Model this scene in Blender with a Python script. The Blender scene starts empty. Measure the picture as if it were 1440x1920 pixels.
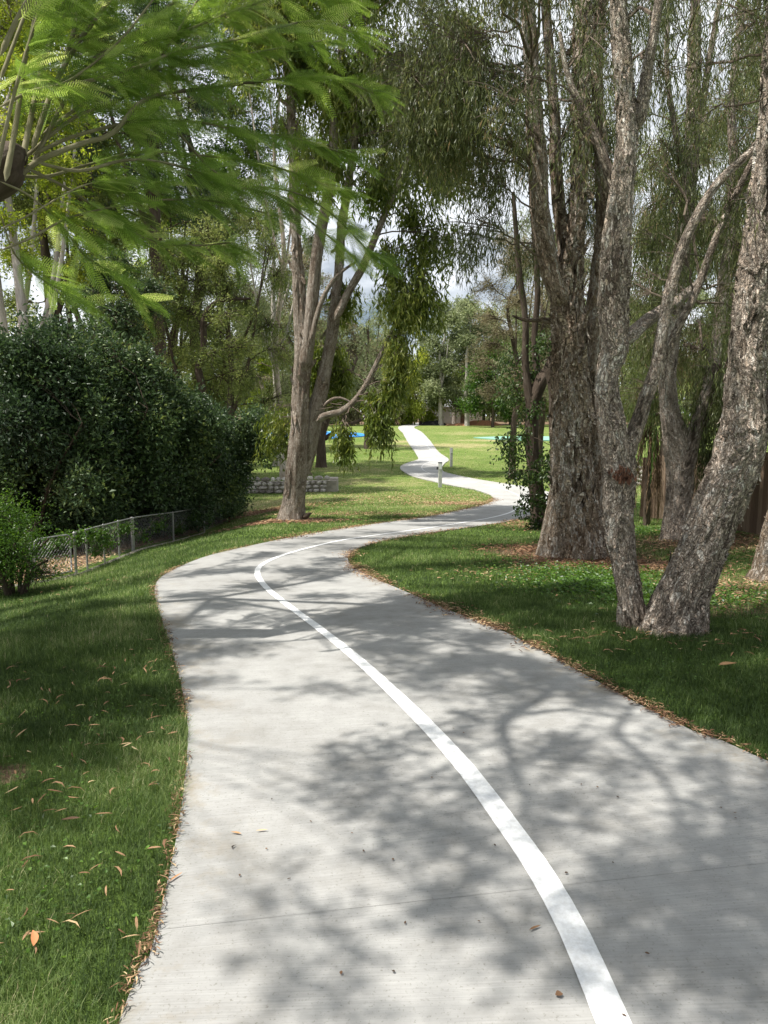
import bpy, math, random
import numpy as np
from mathutils import Vector, Matrix
random.seed(3)
sc = bpy.context.scene
COL = sc.collection
R = math.radians

# ------------------------------------------------------------------ camera
F = 1387.0; PITCH = R(7.4); CAMH = 1.6
cd = bpy.data.cameras.new("camera"); cam = bpy.data.objects.new("camera", cd); COL.objects.link(cam)
cd.sensor_fit = 'VERTICAL'; cd.sensor_height = 36.0; cd.lens = 26.0
cd.clip_start = 0.05; cd.clip_end = 3000
cam.location = (0, 0, CAMH); cam.rotation_euler = (R(90) - PITCH, 0, 0)
sc.camera = cam

# ------------------------------------------------------------------ light
SUN_EL = R(64); SUN_AZ = R(-107)           # azimuth measured from +Y towards +X: the sun stands to the left
SUN = np.array([math.sin(SUN_AZ) * math.cos(SUN_EL), math.cos(SUN_AZ) * math.cos(SUN_EL), math.sin(SUN_EL)])
w = bpy.data.worlds.new("World"); sc.world = w; w.use_nodes = True
nt = w.node_tree; nt.nodes.clear()
out = nt.nodes.new('ShaderNodeOutputWorld'); bg = nt.nodes.new('ShaderNodeBackground')
sky = nt.nodes.new('ShaderNodeTexSky'); sky.sky_type = 'NISHITA'; sky.sun_disc = False
sky.sun_elevation = SUN_EL; sky.sun_rotation = SUN_AZ
sky.air_density = 1.0; sky.dust_density = 0.6; sky.ozone_density = 1.5
tc = nt.nodes.new('ShaderNodeTexCoord'); mp = nt.nodes.new('ShaderNodeMapping'); mp.inputs['Scale'].default_value = (1, 1, 2.2)
cn = nt.nodes.new('ShaderNodeTexNoise'); cn.inputs['Scale'].default_value = 2.6; cn.inputs['Detail'].default_value = 7; cn.inputs['Roughness'].default_value = .58
cr = nt.nodes.new('ShaderNodeValToRGB'); cr.color_ramp.elements[0].position = .36; cr.color_ramp.elements[1].position = .52
mx = nt.nodes.new('ShaderNodeMixRGB'); mx.inputs['Color2'].default_value = (16.5, 17.2, 18.2, 1)
nt.links.new(tc.outputs['Generated'], mp.inputs[0]); nt.links.new(mp.outputs[0], cn.inputs['Vector'])
nt.links.new(cn.outputs['Fac'], cr.inputs[0]); nt.links.new(cr.outputs[0], mx.inputs['Fac'])
nt.links.new(sky.outputs[0], mx.inputs['Color1']); nt.links.new(mx.outputs[0], bg.inputs['Color'])
bg.inputs['Strength'].default_value = 0.044
nt.links.new(bg.outputs[0], out.inputs[0])
sd = bpy.data.lights.new("sun", 'SUN'); sun = bpy.data.objects.new("sun", sd); COL.objects.link(sun)
sd.energy = 5.0; sd.angle = R(0.53); sd.color = (1.0, 0.955, 0.88)
sun.rotation_euler = Vector(SUN).to_track_quat('Z', 'Y').to_euler(); sun.location = (-10, 0, 30)
sc.view_settings.view_transform = 'Standard'; sc.view_settings.look = 'None'
sc.view_settings.exposure = 0.68; sc.view_settings.gamma = 1.0
sc.cycles.max_bounces = 7; sc.cycles.diffuse_bounces = 4; sc.cycles.transmission_bounces = 4; sc.cycles.glossy_bounces = 2
sc.cycles.sample_clamp_indirect = 4.0

# ------------------------------------------------------------------ noise
def _h(ix, iy, iz, s):
    h = (ix.astype(np.int64) * 374761393 + iy.astype(np.int64) * 668265263 + iz.astype(np.int64) * 2147483647 + s * 974634777) & 0xffffffff
    h = ((h ^ (h >> 13)) * 1274126177) & 0xffffffff
    h = ((h ^ (h >> 16)) * 2246822519) & 0xffffffff
    return ((h ^ (h >> 15)) & 0xffffff) / float(0xffffff)
def vnoise(x, y, z=0.0, seed=0):
    x, y, z = np.broadcast_arrays(np.asarray(x, float), np.asarray(y, float), np.asarray(z, float))
    ix, iy, iz = np.floor(x), np.floor(y), np.floor(z)
    fx, fy, fz = x - ix, y - iy, z - iz
    fx = fx * fx * (3 - 2 * fx); fy = fy * fy * (3 - 2 * fy); fz = fz * fz * (3 - 2 * fz)
    r = 0
    for a in (0, 1):
        for b in (0, 1):
            for c in (0, 1):
                wgt = (fx if a else 1 - fx) * (fy if b else 1 - fy) * (fz if c else 1 - fz)
                r = r + wgt * _h(ix + a, iy + b, iz + c, seed)
    return r * 2 - 1
def fbm(x, y, z=0.0, seed=0, oct=3, rough=.5):
    r = 0; a = 1; t = 0; f = 1
    for i in range(oct):
        r = r + a * vnoise(np.asarray(x) * f, np.asarray(y) * f, np.asarray(z) * f, seed + i * 7); t += a; a *= rough; f *= 2.03
    return r / t
def sstep(a, b, x):
    t = np.clip((np.asarray(x, float) - a) / (b - a), 0, 1); return t * t * (3 - 2 * t)
def unit(v):
    return v / (np.linalg.norm(v, axis=-1, keepdims=True) + 1e-9)

# ------------------------------------------------------------------ terrain
_ky = [-40, 0, 4, 7, 9, 14, 18, 25, 33, 45, 60, 80, 100, 115, 135, 200, 400, 900]
_kz = [.15, 0, 0, -.15, -.32, -.60, -.92, -1.25, -1.50, -1.34, -1.02, -.70, -.33, -.04, .12, .4, .8, 1.0]
_gy = np.linspace(-40, 900, 9401); _gz = np.interp(_gy, _ky, _kz)
_k = np.exp(-0.5 * (np.arange(-30, 31) / 12.0) ** 2); _k /= _k.sum()
_gz = np.convolve(np.pad(_gz, 30, mode='edge'), _k, mode='valid')
def terr(x, y):
    x = np.asarray(x, float); y = np.asarray(y, float)
    z = np.interp(y, _gy, _gz)
    near = 1 - sstep(22, 32, y)
    z = z - .35 * sstep(2.35, 4.8, -x) * near * sstep(3, 9, y) - .06 * np.clip(-x - 4.8, 0, 12) * near
    z = z + .02 * vnoise(x * .5, y * .5, 0, 5) * sstep(2, 6, np.abs(x) + y * .1) + .10 * vnoise(x * .06, y * .05, 0, 9) * sstep(40, 70, y) * 0.5
    z = z + .05 * np.clip(x - 4, 0, 6) * (1 - sstep(14, 24, y)) * sstep(4, 8, y)
    return z

def ray(px, py):
    a = (px - 720.0) / F; b = -(py - 960.0) / F
    c, s = math.cos(PITCH), math.sin(PITCH)
    return np.array([a, c + b * s, -s + b * c])
def P(px, py, d):
    v = ray(px, py); return np.array([0, 0, CAMH]) + v * (d / v[1])
def ppm(px, py, d):                     # metres per photo pixel there
    v = ray(px, py); return (d / v[1]) / F
def G(px, py):
    v = ray(px, py); t = .5; st = .02
    o = np.array([0, 0, CAMH]); last = t
    while t < 400:
        q = o + v * t
        if q[2] < terr(q[0], q[1]):
            lo, hi = last, t
            for _ in range(30):
                m = (lo + hi) / 2; q = o + v * m
                if q[2] < terr(q[0], q[1]): hi = m
                else: lo = m
            q = o + v * hi; q[2] = terr(q[0], q[1]); return q
        last = t; t += st + t * .004
    return o + v * t

# ------------------------------------------------------------------ mesh buffer
class Buf:
    def __init__(s): s.v = []; s.f = {}; s.r = []; s.b = []; s.n = 0
    def add(s, v, f, rnd=0.5, bk=None):
        v = np.asarray(v, float).reshape(-1, 3); f = np.asarray(f, np.int64)
        n = len(v); s.v.append(v)
        s.f.setdefault(f.shape[1], []).append(f + s.n)
        s.r.append(np.broadcast_to(np.asarray(rnd, float), (n,)).copy())
        s.b.append(v.copy() if bk is None else np.asarray(bk, float)); s.n += n
    def merge(s, o):
        for k, L in o.f.items():
            for f in L: s.f.setdefault(k, []).append(f + s.n)
        s.v += o.v; s.r += o.r; s.b += o.b; s.n += o.n
def setp(o, **kw):
    for k, v in kw.items():
        if v is not None: o[k] = v
def mk(name, buf, mat, parent=None, smooth=False, bk=False, **props):
    me = bpy.data.meshes.new(name)
    V = np.concatenate(buf.v).astype(np.float32)
    if parent is not None: V = V - np.array(parent.location, np.float32)
    sizes = []; loops = []
    for k, L in sorted(buf.f.items()):
        A = np.concatenate(L); loops.append(A.reshape(-1)); sizes.append(np.full(len(A), k, np.int32))
    loops = np.concatenate(loops).astype(np.int32); sizes = np.concatenate(sizes)
    starts = np.concatenate([[0], np.cumsum(sizes)[:-1]]).astype(np.int32)
    me.vertices.add(len(V)); me.vertices.foreach_set('co', V.ravel())
    me.loops.add(len(loops)); me.loops.foreach_set('vertex_index', loops)
    me.polygons.add(len(sizes)); me.polygons.foreach_set('loop_start', starts)
    me.polygons.foreach_set('loop_total', sizes)
    me.update(calc_edges=True)
    if smooth: me.polygons.foreach_set('use_smooth', np.ones(len(sizes), bool))
    else: me.polygons.foreach_set('use_smooth', np.zeros(len(sizes), bool))
    a = me.attributes.new('rnd', 'FLOAT', 'POINT'); a.data.foreach_set('value', np.concatenate(buf.r).astype(np.float32))
    if bk:
        a = me.attributes.new('bk', 'FLOAT_VECTOR', 'POINT'); a.data.foreach_set('vector', np.concatenate(buf.b).astype(np.float32).ravel())
    me.materials.append(mat)
    o = bpy.data.objects.new(name, me); COL.objects.link(o)
    if parent is not None: o.parent = parent
    setp(o, **props)
    return o
def empty(name, loc, label, category, group=None):
    o = bpy.data.objects.new(name, None); COL.objects.link(o); o.location = [float(c) for c in loc]
    o.empty_display_size = .2
    setp(o, label=label, category=category, group=group); return o

# ------------------------------------------------------------------ shape helpers
def box(b, c, size, rz=0.0, rnd=.5, bev=0.0, tilt=0.0):
    sx, sy, sz = [s / 2 for s in size]
    if bev <= 0:
        v = np.array([[x, y, z] for z in (-sz, sz) for x, y in ((-sx, -sy), (sx, -sy), (sx, sy), (-sx, sy))])
        f = [[3, 2, 1, 0], [4, 5, 6, 7]] + [[i, (i + 1) % 4, 4 + (i + 1) % 4, 4 + i] for i in range(4)]
    else:
        k = bev; ring = lambda a, bb: [(-a + k, -bb), (a - k, -bb), (a, -bb + k), (a, bb - k), (a - k, bb), (-a + k, bb), (-a, bb - k), (-a, -bb + k)]
        ring2 = lambda a, bb: [(-a + k, -bb + k), (a - k, -bb + k), (a - k, -bb + k), (a - k, bb - k), (a - k, bb - k), (-a + k, bb - k), (-a + k, bb - k), (-a + k, -bb + k)]
        v = np.array([[x, y, -sz] for x, y in ring(sx, sy)] + [[x, y, sz - k] for x, y in ring(sx, sy)] + [[x * .999, y * .999, sz] for x, y in ring(sx - k, sy - k)])
        f = []
        for r0 in (0, 8):
            f += [[r0 + i, r0 + (i + 1) % 8, r0 + 8 + (i + 1) % 8, r0 + 8 + i] for i in range(8)]
        f2 = [[16, 17, 18, 19], [16, 19, 20, 23], [20, 21, 22, 23]]; f += f2
    cr_, sr = math.cos(rz), math.sin(rz)
    if tilt:
        ct, st = math.cos(tilt), math.sin(tilt); v = np.stack([v[:, 0] * ct + v[:, 2] * st, v[:, 1], -v[:, 0] * st + v[:, 2] * ct], 1)
    v = np.stack([v[:, 0] * cr_ - v[:, 1] * sr, v[:, 0] * sr + v[:, 1] * cr_, v[:, 2]], 1) + np.asarray(c)
    b.add(v, f, rnd)
def tubes(b, pts, r, sides=4, rnd=.5):
    """many tubes at once: pts (N,K,3), r (N,K) or (K,)"""
    pts = np.asarray(pts, float); N, K, _ = pts.shape
    if N == 0: return
    r = np.broadcast_to(r, (N, K))
    t = np.empty_like(pts); t[:, 1:-1] = pts[:, 2:] - pts[:, :-2]; t[:, 0] = pts[:, 1] - pts[:, 0]; t[:, -1] = pts[:, -1] - pts[:, -2]
    t = unit(t)
    ref = np.where(np.abs(t[:, :1, 2:3]) > .9, np.array([1., 0, 0]), np.array([0, 0, 1.]))
    ref = np.broadcast_to(ref, t.shape)
    u = unit(np.cross(t, ref)); v = np.cross(t, u)
    a = np.arange(sides) * 2 * math.pi / sides
    ring = u[:, :, None] * np.cos(a)[None, None, :, None] + v[:, :, None] * np.sin(a)[None, None, :, None]
    V = pts[:, :, None] + ring * r[:, :, None, None]
    base = (np.arange(N) * K * sides)[:, None, None] + (np.arange(K - 1) * sides)[None, :, None]
    i = np.arange(sides); j = (i + 1) % sides
    f = np.stack([base + i, base + j, base + sides + j, base + sides + i], -1).reshape(-1, 4)
    rn = np.broadcast_to(np.asarray(rnd, float).reshape(-1, 1), (N, K * sides)).ravel() if np.ndim(rnd) else rnd
    L = np.concatenate([np.zeros((N, 1)), np.cumsum(np.linalg.norm(np.diff(pts, axis=1), axis=2), 1)], 1)
    bk = np.stack([np.cos(a)[None, None] * r[:, :, None], np.sin(a)[None, None] * r[:, :, None], np.broadcast_to(L[:, :, None], (N, K, sides))], -1)
    bk = bk + (np.arange(N) * 1.37)[:, None, None, None]
    b.add(V.reshape(-1, 3), f, rn, bk.reshape(-1, 3))
def spline(P_, step):
    """Catmull-Rom through rows (x,y,z,r)"""
    P_ = np.asarray(P_, float)
    Q = np.vstack([2 * P_[0] - P_[1], P_, 2 * P_[-1] - P_[-2]])
    outp = []
    for i in range(1, len(Q) - 2):
        n = max(2, int(np.linalg.norm(Q[i + 1, :3] - Q[i, :3]) / step))
        t = np.linspace(0, 1, n, endpoint=False)[:, None]
        p0, p1, p2, p3 = Q[i - 1], Q[i], Q[i + 1], Q[i + 2]
        outp.append(.5 * ((2 * p1) + (-p0 + p2) * t + (2 * p0 - 5 * p1 + 4 * p2 - p3) * t * t + (-p0 + 3 * p1 - 3 * p2 + p3) * t ** 3))
    outp.append(P_[-1:]); S = np.vstack(outp); S[:, 3] = np.maximum(S[:, 3], .0015); return S
def limb(b, pts, sides=16, step=.06, amp=.0, kind='paper', seed=0, flare=0.0, flare_h=.5, lobes=5):
    """one thick tapering stem with bark relief; pts rows x,y,z,r"""
    S = spline(pts, step); p = S[:, :3]; r = S[:, 3]; K = len(S)
    t = np.gradient(p, axis=0); t = unit(t)
    u = np.zeros_like(p); ref = np.array([1., 0, 0]) if abs(t[0, 0]) < .8 else np.array([0, 1., 0])
    u0 = ref - t[0] * ref.dot(t[0]); u0 /= np.linalg.norm(u0); u[0] = u0
    for i in range(1, K):
        q = u[i - 1] - t[i] * u[i - 1].dot(t[i]); u[i] = q / np.linalg.norm(q)
    v = np.cross(t, u)
    a = np.arange(sides) * 2 * math.pi / sides
    L = np.concatenate([[0], np.cumsum(np.linalg.norm(np.diff(p, axis=0), axis=1))])
    ca, sa = np.cos(a)[None], np.sin(a)[None]
    if flare == 0: r = r * (.08 + .92 * sstep(-.3 * r[0], 1.5 * r[0] + .02, L)); S = S.copy(); S[:, 3] = r
    rb = r[:, None] * np.ones_like(ca); Lz = L[:, None] * np.ones_like(ca)
    bx, by = ca * rb, sa * rb
    d = np.zeros_like(rb)
    if amp > 0:
        if kind == 'paper':
            tw = Lz * .35
            n1 = fbm(bx * 9 + tw, by * 9, Lz * 2.0, seed, 3)
            n2 = fbm(bx * 11, by * 11 + tw, Lz * 3.2, seed + 31, 3)
            sheet = np.abs((n2 * 2.2) % 1.0)                  # layered sheets with sharp lips
            ridge = 1 - np.abs(fbm(bx * 22 + 4, by * 22, Lz * 3.2, seed + 77, 2)) * 2
            d = amp * (1.0 * n1 + .95 * sheet - .3 + .5 * ridge)
            d += amp * 1.4 * fbm(bx * 3.5, by * 3.5, Lz * .8, seed + 3, 2)
        else:                                                   # fibrous, long furrows
            ridge = 1 - np.abs(fbm(bx * 14, by * 14, Lz * .9, seed, 3)) * 2.5
            n1 = fbm(bx * 5, by * 5, Lz * 1.3, seed + 9, 2)
            d = amp * (.9 * ridge + 1.0 * n1)
    fl = 0
    if flare > 0:
        e = np.exp(-(Lz / flare_h) * 1.6)
        fl = rb * flare * e * (.6 + .7 * np.cos(lobes * a[None] + seed + Lz * 1.5) ** 2)
    rad = rb + d * np.clip(rb / .08, .15, 1) + fl
    V = p[:, None] + (u[:, None] * ca[..., None] + v[:, None] * sa[..., None]) * rad[..., None]
    base = (np.arange(K - 1) * sides)[:, None]; i = np.arange(sides); j = (i + 1) % sides
    f = np.stack([base + i, base + j, base + sides + j, base + sides + i], -1).reshape(-1, 4)
    bk = np.stack([bx, by, Lz], -1) + seed * 1.7
    b.add(V.reshape(-1, 3), f, np.clip(.5 + d / max(amp, 1e-4) * .25, 0, 1).ravel(), bk.reshape(-1, 3))
    return S, u, v, rad
def flakes(b, res, n, rng, size=(.05, .16), lift=.03):
    """curling strips of bark standing off the stem"""
    S, u, v, rad = res; K, sides = rad.shape
    k = rng.integers(2, K - 2, n); j = rng.integers(0, sides, n)
    a = j * 2 * math.pi / sides
    t = unit(S[np.minimum(k + 1, K - 1), :3] - S[k - 1, :3])
    nrm = u[k] * np.cos(a)[:, None] + v[k] * np.sin(a)[:, None]
    sd_ = np.cross(t, nrm)
    base = S[k, :3] + nrm * (rad[k, j] - .004)[:, None]
    h = rng.uniform(size[0], size[1], n)[:, None]; wd = h * rng.uniform(.12, .4, (n, 1))
    ang = rng.normal(0, .35, (n, 1)); al = t * np.cos(ang) + sd_ * np.sin(ang); sd2 = np.cross(al, nrm)
    sg = rng.choice([-1, 1], (n, 1)); lf = lift * rng.uniform(.3, 1.2, (n, 1))
    rows = []
    for q, (up, o, wq) in enumerate(((0, 0, 1), (.5, .25, 1.1), (.85, .7, .8), (1, 1.3, .35))):
        c = base + al * h * up * sg + nrm * lf * o
        rows.append(c - sd2 * wd * wq * .5); rows.append(c + sd2 * wd * wq * .5 + nrm * lf * .4 * up)
    V = np.stack(rows, 1).reshape(-1, 3)
    o = np.arange(n)[:, None] * 8
    f = np.concatenate([np.concatenate([o + q, o + q + 1, o + q + 3, o + q + 2], 1) for q in (0, 2, 4)])
    b.add(V, f, np.repeat(rng.uniform(.3, 1.0, n), 8), V * np.array([.3, .3, 1]))
def leaves(b, pos, dirs, L, W, rng, fold=.25, curve=.15, nup=None, rv=None):
    """quad leaves"""
    n = len(pos)
    if n == 0: return
    d = unit(dirs); q = rng.normal(size=(n, 3))
    if nup is not None: q = q * (1 - nup) + np.array([0, 0, 1.]) * nup * 2
    s = unit(np.cross(d, q)); nn = np.cross(s, d)
    L = np.broadcast_to(L, (n,))[:, None]; W = np.broadcast_to(W, (n,))[:, None]
    V = np.stack([pos, pos + d * L * .42 + s * W * .5 + nn * L * curve * .6 + nn * W * fold, pos + d * L - nn * L * curve * .3, pos + d * L * .42 - s * W * .5 + nn * L * curve * .6], 1)
    f = np.arange(n * 4).reshape(n, 4)
    if rv is None: rv = rng.random(n)
    b.add(V.reshape(-1, 3), f, np.repeat(rv, 4))

# ------------------------------------------------------------------ crowns
def crown(bb, lb, nodes, blobs, rng, twigs=30, tr=.006, strands=3, hang=.35, per=8, leaf=(.11, .014), droop=.8, spread=.45, nup=None,
          bend=.25, branch_r=.02, sides=5, jitter=.03, tone=(0, 1), fold=.25, outw=0.0, shell=.5, tw_up=.1, clip=None):
    """nodes (n,4) attach points; blobs rows: cx cy cz rx ry rz dens. Branch to each blob, twigs in it, leaves hung along the twigs."""
    nodes = np.asarray(nodes, float)
    for B in blobs:
        c = np.array(B[:3], float); Rr = np.array(B[3:6], float); dens = B[6] if len(B) > 6 else 1
        dd = np.linalg.norm(nodes[:, :3] - c, axis=1) + np.clip(nodes[:, 2] - c[2] + .2, 0, None) * 1.5 + rng.random(len(nodes)) * .3
        a = nodes[np.argmin(dd)]; p0 = a[:3]; ln = np.linalg.norm(c - p0)
        r0 = min(a[3] * .6, branch_r * (.4 + .35 * ln))
        m1 = p0 + (c - p0) * .35 + np.array([0, 0, bend * ln * .5]) + rng.normal(0, .07 * ln, 3)
        m2 = p0 + (c - p0) * .72 + np.array([0, 0, bend * ln * .35]) + rng.normal(0, .06 * ln, 3)
        e = c + np.array([0, 0, Rr[2] * .2])
        K = 9; t = np.linspace(0, 1, K)[:, None]
        main = (1 - t) ** 3 * p0 + 3 * (1 - t) ** 2 * t * m1 + 3 * (1 - t) * t * t * m2 + t ** 3 * e
        main[1:-1] += rng.normal(0, .02 * ln, (K - 2, 3))
        tubes(bb, main[None], np.linspace(r0, max(r0 * .3, tr), K)[None], sides, .5)
        n = max(3, int(twigs * dens))
        ti = rng.uniform(.45, 1, n); st = np.stack([np.interp(ti, np.linspace(0, 1, K), main[:, q]) for q in range(3)], 1)
        q = unit(rng.normal(size=(n, 3))) * (rng.random((n, 1)) ** shell)
        en = c + q * Rr
        mid = (st + en) / 2 + np.array([0, 0, 1]) * (np.linalg.norm(en - st, axis=1)[:, None] * tw_up) + rng.normal(0, .05, (n, 3)) * Rr.mean()
        tt = np.linspace(0, 1, 5)[None, :, None]
        tp = (1 - tt) ** 2 * st[:, None] + 2 * (1 - tt) * tt * mid[:, None] + tt ** 2 * en[:, None]
        tubes(bb, tp, np.linspace(tr * 1.3, tr * .35, 5)[None].repeat(n, 0), 3, .4)
        # strands
        S = strands; N = n * S
        u = np.clip(1.05 - rng.random(N) ** 1.2 * .75, 0, 1); idx = np.repeat(np.arange(n), S)
        uu = u[:, None]
        an = (1 - uu) ** 2 * st[idx] + 2 * (1 - uu) * uu * mid[idx] + uu ** 2 * en[idx]
        od = unit(an - c + 1e-4) * outw
        sdv = rng.normal(0, 1, (N, 3)); sdv[:, 2] *= .4
        sdv = unit(unit(sdv) * (1 - droop) + od + np.array([0, 0, -1.0]) * droop)
        hl = hang * rng.uniform(.5, 1.3, N)
        s_ = (np.arange(per) + .5) / per
        pos = an[:, None] + sdv[:, None] * (hl[:, None, None] * s_[None, :, None]) + rng.normal(0, jitter, (N, per, 3))
        ld = unit(sdv)[:, None] * 1.0 + rng.normal(0, spread, (N, per, 3))
        tsh = rng.normal(0, .13)
        rv = np.clip(tsh + tone[0] + (tone[1] - tone[0]) * (.55 * rng.random((N, per)) + .45 * rng.random((N, 1))), 0, 1)
        pos = pos.reshape(-1, 3); ld = ld.reshape(-1, 3); rv = rv.ravel()
        if clip is not None:
            ok = clip(pos); pos, ld, rv = pos[ok], ld[ok], rv[ok]
        leaves(lb, pos, ld, leaf[0] * rng.uniform(.6, 1.25, len(pos)), leaf[1] * rng.uniform(.7, 1.2, len(pos)), rng, nup=nup, rv=rv, fold=fold)

# ------------------------------------------------------------------ materials
def newmat(name):
    m = bpy.data.materials.new(name); m.use_nodes = True; m.node_tree.nodes.clear(); return m, m.node_tree
def nd(t, kind, **kw):
    n = t.nodes.new(kind)
    for k, v in kw.items():
        if k.startswith('i_'): n.inputs[k[2:]].default_value = v
        else: setattr(n, k, v)
    return n
def ramp(t, els):
    n = t.nodes.new('ShaderNodeValToRGB'); e = n.color_ramp.elements
    while len(e) > 1: e.remove(e[0])
    e[0].position = els[0][0]; e[0].color = (*els[0][1], 1)
    for p, c in els[1:]:
        x = e.new(p); x.color = (*c, 1)
    return n
def leafmat(name, cols, trans=.35, spec=.35, rough=.45, tcol=1.3):
    m, t = newmat(name); L = t.links.new
    at = nd(t, 'ShaderNodeAttribute', attribute_name='rnd'); rp = ramp(t, cols); L(at.outputs['Fac'], rp.inputs[0])
    pb = nd(t, 'ShaderNodeBsdfPrincipled'); pb.inputs['Roughness'].default_value = rough; pb.inputs['Specular IOR Level'].default_value = spec
    tl = nd(t, 'ShaderNodeBsdfTranslucent'); hs = nd(t, 'ShaderNodeHueSaturation'); hs.inputs['Value'].default_value = tcol; hs.inputs['Hue'].default_value = .485; hs.inputs['Saturation'].default_value = 1.1
    mx_ = nd(t, 'ShaderNodeMixShader'); mx_.inputs[0].default_value = trans; o = nd(t, 'ShaderNodeOutputMaterial')
    L(rp.outputs[0], pb.inputs['Base Color']); L(rp.outputs[0], hs.inputs['Color']); L(hs.outputs[0], tl.inputs['Color'])
    L(pb.outputs[0], mx_.inputs[1]); L(tl.outputs[0], mx_.inputs[2]); L(mx_.outputs[0], o.inputs[0]); return m
def barkmat(name, cols, sxy=10, sz=2.2, bump=.6, rough=.9, fine=60, crev=(.055, .042, .032), plates=0.0):
    m, t = newmat(name); L = t.links.new
    def math_(op, a, b_=None, c=None):
        n = nd(t, 'ShaderNodeMath', operation=op)
        for k, v in enumerate((a, b_, c)):
            if v is None: continue
            if isinstance(v, (int, float)): n.inputs[k].default_value = v
            else: L(v, n.inputs[k])
        return n.outputs[0]
    at = nd(t, 'ShaderNodeAttribute', attribute_name='bk')
    def tex(kind, sx, sz_, **kw):
        mp1 = nd(t, 'ShaderNodeMapping'); mp1.inputs['Scale'].default_value = (sx, sx, sz_); L(at.outputs['Vector'], mp1.inputs[0])
        n = nd(t, kind, **kw); L(mp1.outputs[0], n.inputs['Vector']); return n
    n1 = tex('ShaderNodeTexNoise', sxy, sz, i_Scale=1.0, i_Detail=8.0, i_Roughness=.65, i_Distortion=1.0)
    n2 = tex('ShaderNodeTexNoise', fine, fine * .16, i_Scale=1.0, i_Detail=5.0, i_Roughness=.7)
    n3 = tex('ShaderNodeTexNoise', 2.6, 1.0, i_Scale=1.0, i_Detail=4.0)
    tone = math_('SUBTRACT', math_('MULTIPLY_ADD', n3.outputs['Fac'], .55, n1.outputs['Fac']), .275)
    hgt = math_('MULTIPLY_ADD', n2.outputs['Fac'], .4, n1.outputs['Fac'])
    rn = nd(t, 'ShaderNodeAttribute', attribute_name='rnd')
    cv = nd(t, 'ShaderNodeMapRange'); cv.inputs['From Min'].default_value = .22; cv.inputs['From Max'].default_value = .46; L(rn.outputs['Fac'], cv.inputs['Value'])
    f2 = nd(t, 'ShaderNodeMapRange'); f2.inputs['From Min'].default_value = .36; f2.inputs['From Max'].default_value = .52; L(n2.outputs['Fac'], f2.inputs['Value'])
    mask = math_('MULTIPLY', cv.outputs[0], math_('MULTIPLY_ADD', f2.outputs[0], .25, .75))
    if plates > 0:
        wv = tex('ShaderNodeTexNoise', 7, 3.5, i_Scale=1.0, i_Detail=5.0, i_Roughness=.6)
        for k, (px_, pz_) in enumerate(((8, 2.3), (19, 4.6))):
            mp2 = nd(t, 'ShaderNodeMapping'); mp2.inputs['Scale'].default_value = (px_, px_, pz_); L(at.outputs['Vector'], mp2.inputs[0])
            ad = nd(t, 'ShaderNodeVectorMath', operation='MULTIPLY_ADD'); ad.inputs[1].default_value = (1.7 + k, 1.7 + k, 1.5); L(wv.outputs['Color'], ad.inputs[0]); L(mp2.outputs[0], ad.inputs[2])
            ve = nd(t, 'ShaderNodeTexVoronoi', feature='DISTANCE_TO_EDGE'); vc = nd(t, 'ShaderNodeTexVoronoi', feature='F1')
            L(ad.outputs[0], ve.inputs['Vector']); L(ad.outputs[0], vc.inputs['Vector'])
            er = nd(t, 'ShaderNodeMapRange'); er.inputs['From Min'].default_value = .0; er.inputs['From Max'].default_value = .09 + .05 * k; L(ve.outputs['Distance'], er.inputs['Value'])
            sp = nd(t, 'ShaderNodeSeparateColor'); L(vc.outputs['Color'], sp.inputs[0])
            mask = math_('MULTIPLY', mask, math_('MULTIPLY_ADD', er.outputs[0], plates - .38 * k, 1 - plates + .38 * k))
            tone = math_('ADD', tone, math_('MULTIPLY_ADD', sp.outputs[0], .34 - .14 * k, -.16 + .07 * k))
            hgt = math_('ADD', hgt, math_('MULTIPLY_ADD', sp.outputs[1], .5 - .2 * k, math_('MULTIPLY', er.outputs[0], .8 - .4 * k)))
    rp = ramp(t, cols); L(tone, rp.inputs[0])
    mc = nd(t, 'ShaderNodeMixRGB'); mc.inputs['Color1'].default_value = (*crev, 1); L(mask, mc.inputs['Fac']); L(rp.outputs[0], mc.inputs['Color2'])
    pb = nd(t, 'ShaderNodeBsdfPrincipled'); pb.inputs['Roughness'].default_value = rough; pb.inputs['Specular IOR Level'].default_value = .15
    L(mc.outputs[0], pb.inputs['Base Color'])
    bp = nd(t, 'ShaderNodeBump'); bp.inputs['Strength'].default_value = bump; bp.inputs['Distance'].default_value = .035; L(hgt, bp.inputs['Height']); L(bp.outputs[0], pb.inputs['Normal'])
    o = nd(t, 'ShaderNodeOutputMaterial'); L(pb.outputs[0], o.inputs[0]); return m
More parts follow.
